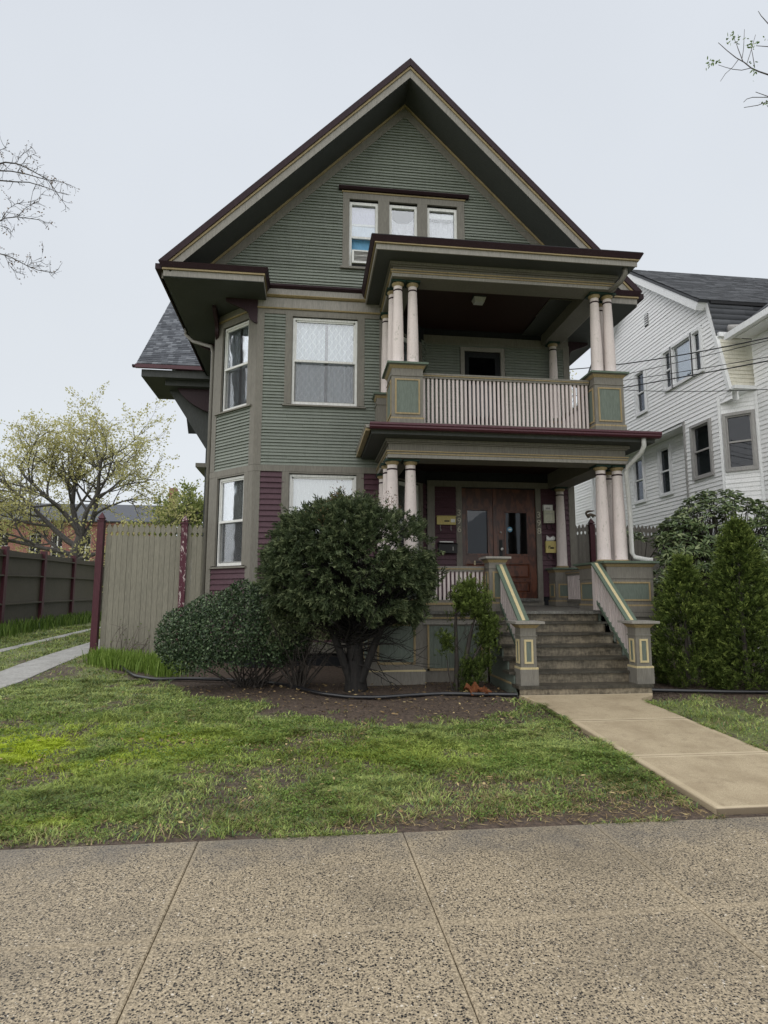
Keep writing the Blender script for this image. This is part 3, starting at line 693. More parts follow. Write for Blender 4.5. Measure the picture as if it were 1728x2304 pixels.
# ---- main roof -------------------------------------------------------------
YR, YBK = 11.15, 23.5
ZAP = 12.38; EX = 4.68
roof = MB()
for s in (-1, 1):
    e0, e1 = (XC, ZAP), (XC+s*EX, ZAP-EX)
    roof.add([(e0[0], YR+.02, e0[1]-.004), (e1[0], YR+.02, e1[1]-.004), (e1[0], YBK, e1[1]-.004), (e0[0], YBK, e0[1]-.004),
              (e0[0], YR+.02, e0[1]-.10), (e1[0], YR+.02, e1[1]-.10), (e1[0], YBK, e1[1]-.10), (e0[0], YBK, e0[1]-.10)],
             [(0,1,2,3),(7,6,5,4),(0,4,5,1),(1,5,6,2),(2,6,7,3)])
roof = roof.obj('roof', 'shingle_dark', house)
for s in (-1, 1):
    X = lambda x: XC + s*x
    # rake: shingle mould, yellow line, fascia board, soffit
    dd = .003*(s > 0)
    m = MB(lambda a, d, z: (a, YR-d, z)); m.poly([(X(0), ZAP+.02), (X(EX+.02), ZAP-EX), (X(EX+.02-.09), ZAP-EX-.07), (X(0), ZAP-.14)], -.12, .05+dd); m.obj('rake_mould', 'purple', roof)
    m = MB(lambda a, d, z: (a, YR-d, z)); m.poly([(X(0), ZAP-.142), (X(EX-.07), ZAP-EX-.072), (X(EX-.10), ZAP-EX-.095), (X(0), ZAP-.195)], -.1, .025+dd); m.obj('yellow_moulding', 'yellow', roof)
    m = MB(lambda a, d, z: (a, YR-d, z)); m.poly([(X(0), ZAP-.197), (X(EX-.10), ZAP-EX-.097), (X(EX-.19), ZAP-EX-.19), (X(0), ZAP-.375)], -.1, .0+dd); m.obj('rake_board', 'taupe_light', roof)
    m = MB(); a = (X(0), ZAP-.38); b = (X(EX-.3), ZAP-.38-(EX-.3))
    m.add([(a[0], YR+.005, a[1]), (b[0], YR+.005, b[1]), (b[0], YB+.05, b[1]), (a[0], YB+.05, a[1]), (a[0], YR+.005, a[1]+.05), (b[0], YR+.005, b[1]+.05), (b[0], YB+.05, b[1]+.05), (a[0], YB+.05, a[1]+.05)],
          [(0,3,2,1),(4,5,6,7),(0,1,5,4),(1,2,6,5),(2,3,7,6),(3,0,4,7)]); m.obj('rake_soffit', 'soffit', roof)
    # eave box along the side and return box at the front
    xo = EX - .02; xs = sorted((X(xo), X(xo-.92)))
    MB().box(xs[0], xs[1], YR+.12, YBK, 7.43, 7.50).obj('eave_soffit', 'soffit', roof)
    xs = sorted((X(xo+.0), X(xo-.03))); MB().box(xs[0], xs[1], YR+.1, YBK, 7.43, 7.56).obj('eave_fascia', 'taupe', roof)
    xa = sorted((X(xo+.1), X(xo-.02))); MB().box(xa[0], xa[1], YR+.0, YBK, 7.56, 7.665).obj('gutter', 'purple', roof)
    xr = sorted((X(xo-.05), X(2.79)))
    MB().box(xr[0], xr[1], YR, YB+.06, 7.43, 7.545).obj('return_fascia', 'taupe_light', roof)
    MB().box(xr[0]-.02, xr[1]+.02, YR-.03, YB+.02, 7.547, 7.58).obj('yellow_moulding', 'yellow', roof)
    m = MB().hexa([(xr[0]-.03, YR-.04, 7.582), (xr[1]+.03, YR-.04, 7.582), (xr[1]+.03, YB-.002, 7.582), (xr[0]-.03, YB-.002, 7.582)], [(xr[0]-.08, YR-.09, 7.675), (xr[1]+.08, YR-.09, 7.675), (xr[1]+.08, YB-.002, 7.70), (xr[0]-.08, YB-.002, 7.70)])
    m.obj('return_cap', 'purple', roof)
    MB().box(xr[0]+.004, xr[1]-.004, YR+.004, YB+1.0, 7.42, 7.429).obj('return_soffit', 'soffit', roof)
# carved corner brackets under the cut corners of the eave
def bracket(name, f, L=.62, H=.5, th=.07):
    top = 7.42; pts = [(0, top), (L, top)]
    for i in range(13):
        t = i/12; pts.append((L*(1-t)*(1-.18*math.sin(t*math.pi)) - .0 + .045*math.sin(t*3*math.pi), top - .06 - (H-.06)*t**1.25))
    pts.append((0, top-H)); MB(f).poly(pts, -th/2, th/2).obj(name, 'bracket', house)
for (px, py, ux, uy) in ((-1.09, YB-.01, -1, 0), (XL+.02, YW-.02, 0, -1), (XR-.02, YW+.25, 1, 0), (XL+.02, YW+1.4, -1, 0)):
    bracket('bracket', (lambda px, py, ux, uy: lambda a, d, z: (px+ux*a-uy*d, py+uy*a+ux*d, z))(px, py, ux, uy))
MB().add([(-1.1, YB-.02, 7.41), (XL-.02, YW-.02, 7.41), (XL-.02, YW-.02, 7.30), (-1.1, YB-.02, 7.30)], [(0,1,2,3)])
# side and rear walls
lw = wall('side_wall', house, FLW, 0, 24-YW, .1, 7.5, [], mat='siding_green'); rw = wall('side_wall', house, FRW, 0, 24-YW, .1, 7.5, [], mat='siding_green')
jj = MB(FRW); clap(rw, FRW, .1, 11, 4.1, 7.3, .0637, 'siding_green', joined=jj); tag(jj.obj('clapboards', 'siding_green', rw), kind='stuff')
jj = MB(FLW); clap(lw, FLW, 0, 24-YW-.12, 4.1, 7.3, .0637, 'siding_green', joined=jj); tag(jj.obj('clapboards', 'siding_green', lw), kind='stuff')
MB().box(XL, XR, 23.9, 24, .1, 7.5).obj('wall', 'siding_green', house)
MB().poly([(XC-4.5, 7.5), (XC+4.5, 7.5), (XC, 11.9)], 23.3, 23.4).obj('gable_wall', 'siding_green', house)
cb('corner_board', FLW, 24-YW-.11, 24-YW+.01, .6, 7.2); cb('corner_board', FRW, -.02, .11, .6, 7.2)
MB(FLW).box(0, 24-YW, -.01, .03, 7.2, 7.43).obj('frieze_board', 'taupe', house); MB(FRW).box(0, 24-YW, -.01, .03, 7.2, 7.43).obj('frieze_board', 'taupe', house)
# downspout on the left corner
m = MB(); ptl = [(-2.80, 13.6, 7.58), (-2.80, 13.6, 7.35), (-2.6, 13.4, 7.12), (-2.13, 12.98, 6.85), (-2.09, 12.93, 6.7), (-2.09, 12.93, .5)]
m.tube(ptl, .038, 10); m.obj('downspout', 'downspout_taupe', house)

# ---- side cross gable at the left ------------------------------------------
SY, SX, SZ = 16.4, -4.6, 7.67
RY = 20.0
m = MB().add([(SX, SY, SZ), (-1.2, SY, SZ), (-1.2, RY, SZ+RY-SY), (SX, RY, SZ+RY-SY), (SX, SY, SZ-.08), (-1.2, SY, SZ-.08), (-1.2, RY, SZ+RY-SY-.08), (SX, RY, SZ+RY-SY-.08)],
             [(0,1,2,3),(7,6,5,4),(0,4,5,1),(1,5,6,2),(2,6,7,3),(3,7,4,0)])
m.add([(SX, RY, SZ+RY-SY), (-1.2, RY, SZ+RY-SY), (-1.2, 2*RY-SY, SZ), (SX, 2*RY-SY, SZ)], [(0,1,2,3)])
sroof = m.obj('cross_gable_roof', 'shingle_dark', house)
def shingle_field(name, parent, mat, O, U, Vv, lu, lv, tw, ev, nrm):
    """overlapping shingle tabs on the plane O + u*U + v*Vv (real geometry, one part)"""
    O, U, Vv, nrm = map(np.array, (O, U, Vv, nrm)); V = []; R = []
    nr = int(lv/ev)
    for j in range(nr):
        u = -rng.random()*tw
        while u < lu:
            w_ = tw*rng.uniform(.6, 1.25); u0, u1 = max(u, 0), min(u+w_, lu); u += w_
            if u1-u0 < .02: continue
            lift = .012 + .006*(rng.random() > .5); drop = ev*.0
            b0 = O + U*u0 + Vv*(j*ev-drop); b1 = O + U*u1 + Vv*(j*ev-drop); t0 = O + U*u0 + Vv*(j*ev+ev*1.1); t1 = O + U*u1 + Vv*(j*ev+ev*1.1)
            V += [b0, b1, b1+nrm*lift, b0+nrm*lift, t1+nrm*.004, t0+nrm*.004]; R += [rng.random()]*6
    V = np.array(V); k = len(V)//6; b = np.arange(k)[:, None]*6
    Fq = np.concatenate([b+np.array([[0, 1, 2, 3]]), b+np.array([[3, 2, 4, 5]])])
    return bigmesh(name, V, Fq, mat, parent, attr=np.array(R), kind='stuff')
shingle_field('shingles', sroof, 'shingle', (SX, SY-.02, SZ), (1, 0, 0), (0, s2, s2), 3.4, 5.0, .17, .125, (0, -s2, s2))
MB().box(SX-.02, -1.5, SY-.06, SY+.02, SZ-.12, SZ-.02).obj('gutter', 'gutter_maroon', sroof)
MB().box(SX-.1, SX+.08, SY-.05, SY+.05, SZ-.10, SZ-.04).obj('gutter_end', 'purple', sroof)
MB().box(SX+.12, -1.9, SY+.06, SY+2.0, SZ-.32, SZ-.125).obj('eave_box', 'soffit', sroof)
MB().box(-3.92, -1.9, SY+.3, 24, SZ-.46, SZ-.13).obj('overhang_floor', 'soffit', sroof)
m = MB(lambda a, d, z: (-3.95+d, a, z)); m.poly([(SY+1.0, SZ-.1), (2*RY-SY-1.0, SZ-.1), (RY, SZ+RY-SY-.5)], -.05, .05); m.obj('side_gable_wall', 'siding_green', house)
MB().box(-2.85, -1.95, 17.1, 23, .3, SZ-.3).obj('side_bay_wall', 'soffit', house)
MB().box(-3.08, -2.5, 16.95, 23, 5.05, 5.16).obj('side_bay_cornice', 'taupe', house)
m = MB(lambda a, d, z: (a, SY+.55+d, z)); pts = [(-2.05, 7.34), (-3.75, 7.34), (-3.72, 7.24)]
for i in range(9): t = i/8*math.pi/2; pts.append((-2.12-1.5*math.cos(t), 7.2-.75*math.sin(t)**1.5 if i else 7.2))
pts.append((-2.05, 6.3)); m.poly(pts, -.06, .06); m.obj('bracket', 'bracket', house)
m = MB(); q = [(-3.9, 7.2), (-2.83, 5.55), (-2.83, 7.3)]
m = MB(lambda a, d, z: (a, 17.15+d, z)); m.poly(q, 0, 5.8); m.obj('overhang_cove', 'soffit', house)

# ================================================================== PORCH
ZD = 1.36
dz = lambda y: ZD + (y-10.2)*.022
def panel(parent, f, a0, a1, z0, z1, d=0., fw_=.028, mat='panel_green', edge='yellow'):
    """recessed field with a raised yellow bead round it"""
    pf = MB(f).box(a0+fw_, a1-fw_, d-.01, d+.004, z0+fw_, z1-fw_).obj('panel', mat, parent)
    m = MB(f)
    for q in ((a0, a0+fw_, z0, z1), (a1-fw_, a1, z0, z1), (a0+fw_, a1-fw_, z0, z0+fw_), (a0+fw_, a1-fw_, z1-fw_, z1)): m.box(q[0], q[1], d-.01, d+.014, q[2], q[3])
    m.obj('panel_bead', edge, parent)
def faces(x0, x1, y0, y1):
    return {'F': (fr((0, y0), (1, 0)), x0, x1), 'L': (fr((x0, 0), (0, -1)), -y1, -y0), 'R': (fr((x1, 0), (0, 1)), y0, y1)}
def pier(x0, x1, y0, y1, z0, z1, base=.15, sides='FLR', capo=.085, capt=.035, name='porch_pier', pm=.055, capmat='rail_green', neck=.13, parent=None, edge='yellow'):
    p = MB().box(x0, x1, y0, y1, z0, z1-capt-.05).obj(name, 'taupe', parent or house)
    e = .018
    MB().box(x0-e, x1+e, y0-e, y1+e, z0-.001, z0+base).obj('plinth', 'taupe', p)
    MB().frustum(x0-e, x1+e, y0-e, y1+e, z0+base+.028, z0+base, 0).hexa([(x0-e,y0-e,z0+base),(x1+e,y0-e,z0+base),(x1+e,y1+e,z0+base),(x0-e,y1+e,z0+base)], [(x0-.002,y0-.002,z0+base+.028),(x1+.002,y0-.002,z0+base+.028),(x1+.002,y1+.002,z0+base+.028),(x0-.002,y1+.002,z0+base+.028)]).obj('plinth_bead', edge, p)
    zt = z1-capt-.05
    MB().box(x0-.012, x1+.012, y0-.012, y1+.012, zt-neck-.018, zt-neck).obj('neck_bead', 'taupe', p)
    MB().frustum(x0-.004, x1+.004, y0-.004, y1+.004, zt-.012, zt+.05, capo*.55).obj('crown', 'yellow', p)
    MB().frustum(x0-.006, x1+.006, y0-.006, y1+.006, zt+.008, zt+.049, capo*.6).obj('crown_bed', 'taupe', p)
    MB().box(x0-capo, x1+capo, y0-capo, y1+capo, z1-capt, z1).obj('cap', capmat, p)
    for s in sides:
        f, a0, a1 = faces(x0, x1, y0, y1)[s]
        panel(p, f, a0+pm, a1-pm, z0+base+.028+pm, zt-neck-.018-pm*.9, edge=edge)
    return p
def column(x, y, z0, z1, r=.118, name='porch_column', aba=True):
    h = z1-z0; prof = [(r*1.16, z0), (r*1.2, z0+.02), (r*1.14, z0+.04), (r, z0+.055)]
    for i in range(1, 9): t = i/8; prof.append((r*(1-.27*t**1.5), z0+.055+(h-.2)*t))
    c = MB().lathe(x, y, prof, 24).obj(name, 'column', house)
    rt_ = r*.73; zt = z0+.055+h-.2
    MB().lathe(x, y, [(r*1.17, z0-.0), (r*1.22, z0+.022), (r*1.16, z0+.042)], 24).obj('base_ring', 'yellow', c)
    MB().lathe(x, y, [(rt_+.001, zt-.035), (rt_*1.1, zt-.028), (rt_*1.1, zt-.012), (rt_+.001, zt-.005)], 24).obj('neck_ring', 'bracket', c)
    MB().lathe(x, y, [(rt_, zt-.004), (rt_, zt+.055)], 24).obj('neck', 'column', c)
    MB().lathe(x, y, [(rt_*1.02, zt+.055), (rt_*1.12, zt+.07), (rt_*1.4, zt+.095), (rt_*1.42, zt+.11)], 24).obj('capital', 'yellow', c)
    if aba: MB().box(x-r*1.18, x+r*1.18, y-r*1.18, y+r*1.18, zt+.112, z1).obj('abacus', 'abacus_green', c)
    return c
def railing(x0, x1, y, zt, zb, n, axis='x', name='porch_railing', bw=.037):
    """horizontal balustrade; axis 'x' runs along X at depth y, axis 'y' runs along Y (x0..x1 are then Y values)"""
    f = ID if axis == 'x' else (lambda a, b, c: (b, a, c))
    r = MB(f).box(x0, x1, y-.055, y+.055, zt-.03, zt).box(x0, x1, y-.035, y+.035, zt-.085, zt-.05).obj(name, 'taupe', house)
    MB(f).box(x0, x1, y-.048, y+.048, zt-.05, zt-.03).obj('rail_bead', 'yellow', r)
    MB(f).box(x0, x1, y-.045, y+.045, zb-.045, zb).obj('bottom_rail', 'taupe', r)
    st = (x1-x0)/n; b = None
    for i in range(n):
        c = x0+(i+.5)*st
        if b is None: b = MB(f).box(c-bw/2, c+bw/2, y-bw/2, y+bw/2, zb, zt-.085).obj('baluster', 'baluster', r)
        else: copyobj(b, r, (i*st, 0, 0) if axis == 'x' else (0, i*st, 0))
    return r
# ---- base / skirt and deck ---------------------------------------------------
dk = MB().hexa([(1.0, 10.17, ZD-.045), (5.62, 10.17, ZD-.045), (5.62, YW, dz(YW)-.045), (1.0, YW, dz(YW)-.045)], [(1.0, 10.17, ZD), (5.62, 10.17, ZD), (5.62, YW, dz(YW)), (1.0, YW, dz(YW))])
dk = dk.obj('porch_deck', 'deck', house)
FS = fr((0, 10.24), (1, 0))
sk = MB(FS).box(1.85, 2.97, -.04, .0, .15, 1.31).obj('porch_skirt', 'taupe', house)
for i in range(13):
    a0 = 1.99+.066*i; MB(FS).box(a0, a0+.062, -.005, .010, .44, 1.12).obj('bead_board', 'panel_green', sk)
m = MB(FS)
for q in ((1.955, 1.988, .40, 1.14), (2.85, 2.883, .40, 1.14), (1.955, 2.883, .40, .438)): m.box(q[0], q[1], -.01, .022, q[2], q[3])
m.obj('panel_bead', 'yellow', sk)
MB(FS).box(1.85, 2.97, -.01, .03, 1.143, 1.235).obj('skirt_board', 'taupe_light', sk)
MB(FS).box(1.85, 2.97, -.01, .055, 1.237, 1.262).obj('yellow_moulding', 'yellow', sk)
MB(FS).box(1.85, 2.97, -.01, .045, 1.264, 1.31).obj('skirt_board', 'taupe', sk)
MB(FS).box(1.85, 2.97, -.01, .085, 1.312, 1.358).obj('deck_nosing', 'deck', sk)
MB(FS).box(1.85, 2.97, -.05, .05, 1.362, 1.46).obj('rail_plinth', 'taupe', sk)
MB(FS).box(1.85, 2.97, -.06, .06, 1.462, 1.50).obj('yellow_moulding', 'yellow', sk)
# lower corner pier masses: base from the ground, then pedestal above deck
def lower_pier(x0, x1, y0, y1, sides):
    b = MB().box(x0, x1, y0, y1, .12, ZD-.02).obj('pier_base', 'taupe', house)
    MB().box(x0-.03, x1+.03, y0-.03, y1+.03, .12, .42).obj('plinth', 'taupe', b)
    MB().box(x0-.035, x1+.035, y0-.035, y1+.035, .42, .445).obj('plinth_bead', 'cream', b)
    MB().box(x0-.03, x1+.03, y0-.03, y1+.03, ZD-.09, ZD-.02).obj('deck_band', 'taupe', b)
    for s in sides:
        f, a0, a1 = faces(x0, x1, y0, y1)[s]; panel(b, f, a0+.12, a1-.12, .53, 1.17, fw_=.035)
    return pier(x0, x1, y0, y1, ZD-.015, 2.2, base=.1, sides=sides, capo=.085, pm=.06, neck=.19)
lower_pier(.98, 1.84, 10.0, 11.05, 'FL')
lower_pier(4.98, 5.80, 9.98, 11.05, 'FL')
# ---- columns -----------------------------------------------------------------
YC = 10.42
for x in (1.40, 1.715, 5.165, 5.475): column(x, YC, 2.202, 3.925)
column(1.37, YC+.36, 2.202, 3.925); column(5.50, YC+.4, 2.202, 3.925)
for x in (1.50, 1.765, 5.195, 5.445): column(x, YC, 5.602, 7.185, .106)
column(1.455, YC+.32, 5.602, 7.185, .106); column(5.46, YC+.34, 5.602, 7.185, .106)
column(1.455, 11.74, 5.502, 7.185, .105, 'wall_column'); column(5.30, 12.68, 5.402, 7.185, .105, 'wall_column')
column(1.40, 11.74, 2.202, 3.925, .11, 'wall_column'); column(5.34, 12.68, 2.202, 3.925, .11, 'wall_column')
pier(1.24, 1.66, 11.55, YB-.003, ZD-.01, 2.2, sides='', name='wall_pier'); pier(5.10, 5.58, 12.48, YW-.003, dz(12.5)-.01, 2.2, base=.1, sides='FL', name='wall_pier', neck=.18)
pier(1.25, 1.64, 11.56, YB-.003, 4.44, 5.5, sides='', name='wall_pier', capo=.06); pier(5.12, 5.52, 12.5, YW-.003, 4.44, 5.4, sides='F', name='wall_pier', capo=.06)
pier(1.36, 1.905, 10.2, 10.86, 4.445, 5.6, base=.16, sides='FL', name='porch_pier'); pier(5.02, 5.565, 10.2, 10.86, 4.445, 5.6, base=.16, sides='FL', name='porch_pier')
# ---- railings -----------------------------------------------------------------
railing(1.925, 5.0, 10.42, 5.50, 4.60, 41); railing(10.88, 11.54, 1.5, 5.45, 4.60, 8, 'y'); railing(10.88, 12.48, 5.40, 5.45, 4.60, 20, 'y')
railing(1.86, 2.93, 10.26, 2.10, 1.545, 15); railing(11.07, 12.46, 5.36, 2.12, 1.55, 17, 'y')
# ---- lower entablature, eave and gutter ----------------------------------------
def entab(x0, x1, y0, z0, z1, yl, yr, nm):
    e = MB().box(x0, x1, y0, y0+.4, z0, z1).box(x0, x0+.4, y0+.4, yl, z0, z1).box(x1-.4, x1, y0+.4, yr, z0, z1).obj(nm, 'taupe', house)
    def strip(d, za, zb, mat, name):
        m = MB().box(x0-d, x1+d, y0-d, y0+.02, za, zb).box(x0-d, x0+.02, y0+.02, yl, za, zb).box(x1-.02, x1+d, y0+.02, yr, za, zb); m.obj(name, mat, e)
    strip(.022, z0+.002, z0+.06, 'taupe_light', 'architrave'); strip(.035, z0+.062, z0+.082, 'yellow', 'yellow_moulding'); strip(.028, z0+.084, z0+.102, 'taupe', 'bead'); strip(.045, z0+.104, z0+.124, 'yellow', 'yellow_moulding')
    strip(.03, z1-.075, z1-.055, 'taupe', 'bed_mould'); strip(.06, z1-.053, z1-.002, 'taupe', 'bed_mould')
    return e
entab(1.315, 5.545, 10.22, 3.925, 4.25, YB, YW, 'entablature')
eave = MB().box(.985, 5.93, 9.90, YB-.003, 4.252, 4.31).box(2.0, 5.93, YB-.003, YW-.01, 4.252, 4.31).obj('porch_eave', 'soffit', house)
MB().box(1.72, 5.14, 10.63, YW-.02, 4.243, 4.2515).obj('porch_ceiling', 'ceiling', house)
MB().box(.965, 5.95, 9.88, YB-.004, 4.312, 4.385).obj('eave_fascia', 'taupe', eave)
MB().hexa([(.90, 9.82, 4.33), (5.93, 9.82, 4.33), (5.93, YB-.004, 4.33), (.90, YB-.004, 4.33)], [(.87, 9.86, 4.39), (5.95, 9.86, 4.39), (5.95, YB-.004, 4.42), (.87, YB-.004, 4.42)]).obj('eave_cap', 'taupe', eave)
MB().prism([(0, 4.30), (0, 4.415), (.012, 4.415), (.014, 4.33), (.07, 4.30)], .94, 5.97)
MB(lambda a, d, z: (a, 9.83-d, z)).prism([(-.03, 4.31), (.05, 4.31), (.075, 4.335), (.075, 4.36), (.09, 4.375), (.09, 4.408), (.075, 4.408), (.075, 4.395), (-.03, 4.395)], .945, 5.975).obj('gutter', 'gutter_maroon', eave)
MB().box(.885, .96, 9.86, YB-.004, 4.29, 4.329).obj('yellow_moulding', 'yellow', eave)
MB().box(1.0, 5.9, 9.95, YW-.01, 4.42, 4.44).obj('balcony_deck', 'deck', house)
# ---- upper entablature and roof -------------------------------------------------
entab(1.385, 5.50, 10.22, 7.187, 7.455, YB, YW, 'entablature')
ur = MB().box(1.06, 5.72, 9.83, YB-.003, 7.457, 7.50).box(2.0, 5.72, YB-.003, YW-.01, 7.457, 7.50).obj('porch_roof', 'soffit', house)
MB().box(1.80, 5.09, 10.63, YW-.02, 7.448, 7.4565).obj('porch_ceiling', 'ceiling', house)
MB().box(1.045, 5.735, 9.815, YB-.004, 7.502, 7.548).box(1.045, 1.07, 9.815, YB-.004, 7.45, 7.502).box(1.07, 5.735, 9.815, 9.84, 7.45, 7.502).obj('eave_fascia', 'taupe_light', ur)
MB().box(1.015, 5.765, 9.785, YB-.004, 7.55, 7.572).obj('yellow_moulding', 'yellow', ur)
MB().hexa([(1.0, 9.78, 7.574), (5.78, 9.78, 7.574), (5.78, YB-.004, 7.574), (1.0, YB-.004, 7.574)], [(.95, 9.73, 7.665), (5.83, 9.73, 7.665), (5.83, YB-.004, 7.70), (.95, YB-.004, 7.70)]).obj('crown', 'purple', ur)
MB().hexa([(.96, 9.74, 7.667), (5.82, 9.74, 7.667), (5.82, YB-.004, 7.705), (.96, YB-.004, 7.705)], [(.96, 9.74, 7.685), (5.82, 9.74, 7.685), (5.82, YB-.004, 7.76), (.96, YB-.004, 7.76)]).obj('roof_sheet', 'black', ur)
# ceiling lights
for x, y, z in ((3.24, 11.3, 7.448), (3.33, 11.4, 4.243)):
    l = MB().frustum(x-.12, x+.12, y-.1, y+.1, z-.03, z, .02).obj('ceiling_light', 'black', house)
    MB().frustum(x-.09, x+.09, y-.075, y+.075, z-.12, z-.03, .03).obj('lamp_glass', 'lamp_glass', l)
# porch downspout and elbow (lower right), upper elbow
m = MB(); m.tube([(5.70, 9.86, 4.33), (5.70, 9.86, 4.18), (5.68, 9.92, 4.08), (5.55, 10.16, 3.88), (5.535, 10.2, 3.78), (5.60, 10.26, 3.0), (5.60, 10.26, 2.36), (5.62, 10.2, 2.28), (5.75, 10.02, 2.225), (5.82, 9.98, 2.222)], .04, 10); m.obj('downspout', 'downspout_white', house)
m = MB(); m.tube([(5.56, 9.92, 7.47), (5.56, 9.92, 7.36), (5.52, 10.0, 7.26), (5.40, 10.2, 7.16)], .045, 10); m.obj('downspout_elbow', 'downspout_taupe', house)

# ---- door wall ------------------------------------------------------------------
hb = [(3.22, 4.85, 1.5, 3.9), (3.31, 4.16, 4.4, 6.97)]
dw = wall('door_wall', house, FB, 2.3, XR, .1, 7.6, hb)
jj = MB(FB); clap(dw, FB, 2.45, 5.6, 4.45, 7.19, .0637, 'siding_green', [(3.22, 4.25, 4.4, 7.08), (5.1, 5.5, 4.4, 5.3)], joined=jj); tag(jj.obj('clapboards', 'siding_green', dw), kind='stuff')
jj = MB(FB); clap(dw, FB, 2.62, 3.11, 1.6, 3.92, .1085, 'siding_maroon', t=.034, joined=jj); clap(dw, FB, 4.95, 5.6, 1.6, 3.92, .1085, 'siding_maroon', t=.034, joined=jj); tag(jj.obj('clapboards', 'siding_maroon', dw), kind='stuff')
for a0, a1 in ((2.47, 2.63), (3.09, 3.215), (4.85, 4.962), (5.595, 5.72)): MB(FB).box(a0, a1, -.02, .034, dz(YW), 3.925).obj('door_casing', 'taupe', house)
MB(FB).box(2.47, 5.72, -.02, .03, 3.925, 4.05).obj('door_casing', 'taupe', house); MB(FB).box(5.595, 5.72, -.02, .034, 4.45, 7.2).obj('corner_board', 'taupe', house)
MB(FB).box(2.4, 5.72, -.02, .03, 7.1, 7.3).obj('frieze_board', 'taupe', house)
for a0, a1, z0, z1 in ((3.235, 3.325, 4.45, 7.06), (4.145, 4.235, 4.45, 7.06), (3.325, 4.145, 6.97, 7.06)): MB(FB).box(a0, a1, -.02, .04, z0, z1).obj('balcony_door_casing', 'taupe_light', house)
ud = MB(FB).box(3.325, 4.145, -.08, -.03, 4.45, 6.97).obj('balcony_door', 'dark_room', house)
MB(FB).box(3.44, 4.03, -.03, -.026, 5.5, 6.85).obj('pane', 'glass_dark', ud)
MB(FB).box(3.215, 4.85, -.1, .12, 1.50, 1.565).obj('threshold', 'deck', house); MB(FB).box(3.1, 4.96, -.05, .06, dz(YW)-.02, 1.498).obj('door_step_riser', 'taupe', house)
def door(a0, a1, z0, z1, g0, g1, gz0, gz1):
    d = MB(FB)
    for c in holes_cells(a0, a1, z0, z1, [(g0, g1, gz0, gz1)]): d.box(c[0], c[1], -.06, -.015, c[2], c[3])
    d = d.obj('front_door', 'oak', house)
    MB(FB).box(g0, g1, -.045, -.04, gz0, gz1).obj('pane', 'glass_dark', d)
    m = MB(FB)
    for q in ((g0-.02, g0+.01, gz0-.02, gz1+.02), (g1-.01, g1+.02, gz0-.02, gz1+.02), (g0, g1, gz0-.02, gz0+.012), (g0, g1, gz1-.012, gz1+.02)): m.box(q[0], q[1], -.03, .0, q[2], q[3])
    m.obj('glazing_bead', 'oak', d)
    for pz0, pz1 in ((z0+.12, z0+.34), (z0+.42, z0+.72)):
        p = MB(FB).frustum(0, 0, 0, 0, 0, 0, 0); p.v = []; p.f = []; p.sm = []
        p.hexa([(g0-.03, -.02, pz0), (g1+.03, -.02, pz0), (g1+.03, -.02, pz1), (g0-.03, -.02, pz1)], [(g0+.02, .004, pz0+.04), (g1-.02, .004, pz0+.04), (g1-.02, .004, pz1-.04), (g0+.02, .004, pz1-.04)])
        p.obj('panel', 'oak', d)
        m = MB(FB)
        for q in ((g0-.045, g0-.03, pz0-.015, pz1+.015), (g1+.03, g1+.045, pz0-.015, pz1+.015), (g0-.03, g1+.03, pz0-.015, pz0), (g0-.03, g1+.03, pz1, pz1+.015)): m.box(q[0], q[1], -.02, .004, q[2], q[3])
        m.obj('panel_frame', 'oak', d)
    return d
d1 = door(3.22, 3.90, 1.568, 3.9, 3.33, 3.79, 2.49, 3.44); d2 = door(3.985, 4.848, 1.568, 3.9, 4.17, 4.66, 2.49, 3.40)
MB(FB).box(3.902, 3.983, -.05, .01, 1.568, 3.9).obj('door_mullion', 'oak', house)
MB(FB).box(3.5, 3.64, -.015, -.005, 2.27, 2.34).obj('mail_slot', 'black', d1); MB(FB).box(3.47, 3.5, -.015, .01, 2.26, 2.35).obj('mail_slot_end', 'brass', d1)
MB(FB).box(4.03, 4.10, -.015, -.005, 2.44, 2.80).obj('lock_plate', 'black', d2)
MB(lambda x, y, z: FB(x, y, z)).lathe(0, 0, [(.0, 0), (.0, 0)], 8)
def knob(a, z, r, par, mat='brass'):
    m = MB(lambda x, y, zz: FB(a+x, zz, z+y)); m.lathe(0, 0, [(r*.5, -.015), (r*.5, .02), (r, .03), (r, .05), (r*.6, .06)], 14); m.obj('knob', mat, par)
knob(4.075, 2.60, .03, d2, 'paper_white'); knob(4.05, 2.96, .014, d2, 'paper_white')
m = MB(lambda x, y, zz: FB(4.28+x, zz, 3.03+y)); m.lathe(0, 0, [(.06, -.038), (.06, -.036)], 8); m.obj('round_sticker', 'board_blue', d2)
m = MB(FB).box(4.245, 4.315, -.0355, -.0345, 3.01, 3.045); m.obj('sticker_band', 'paper_white', d2)
def digit(ch, a, z, size=.19):
    c = bpy.data.curves.new('house_number', 'FONT'); c.body = ch; c.size = size; c.extrude = .006; c.align_x = 'CENTER'
    tmp = bpy.data.objects.new('house_number', c); COL.objects.link(tmp); bpy.context.view_layer.update()
    me = bpy.data.meshes.new_from_object(tmp.evaluated_get(bpy.context.evaluated_depsgraph_get()))
    bpy.data.objects.remove(tmp); bpy.data.curves.remove(c); me.materials.clear(); me.materials.append(MATS['number'])
    o = bpy.data.objects.new('house_number', me); COL.objects.link(o); o.parent = house
    o.location = Vector(FB(a, .043, z)) - WL[house]; o.rotation_euler = (rad(90), 0, 0); WL[o] = WL[house]
for i, ch in enumerate('396'): digit(ch, 3.152, 3.30-i*.175)
for i, ch in enumerate('398'): digit(ch, 4.906, 3.285-i*.175)

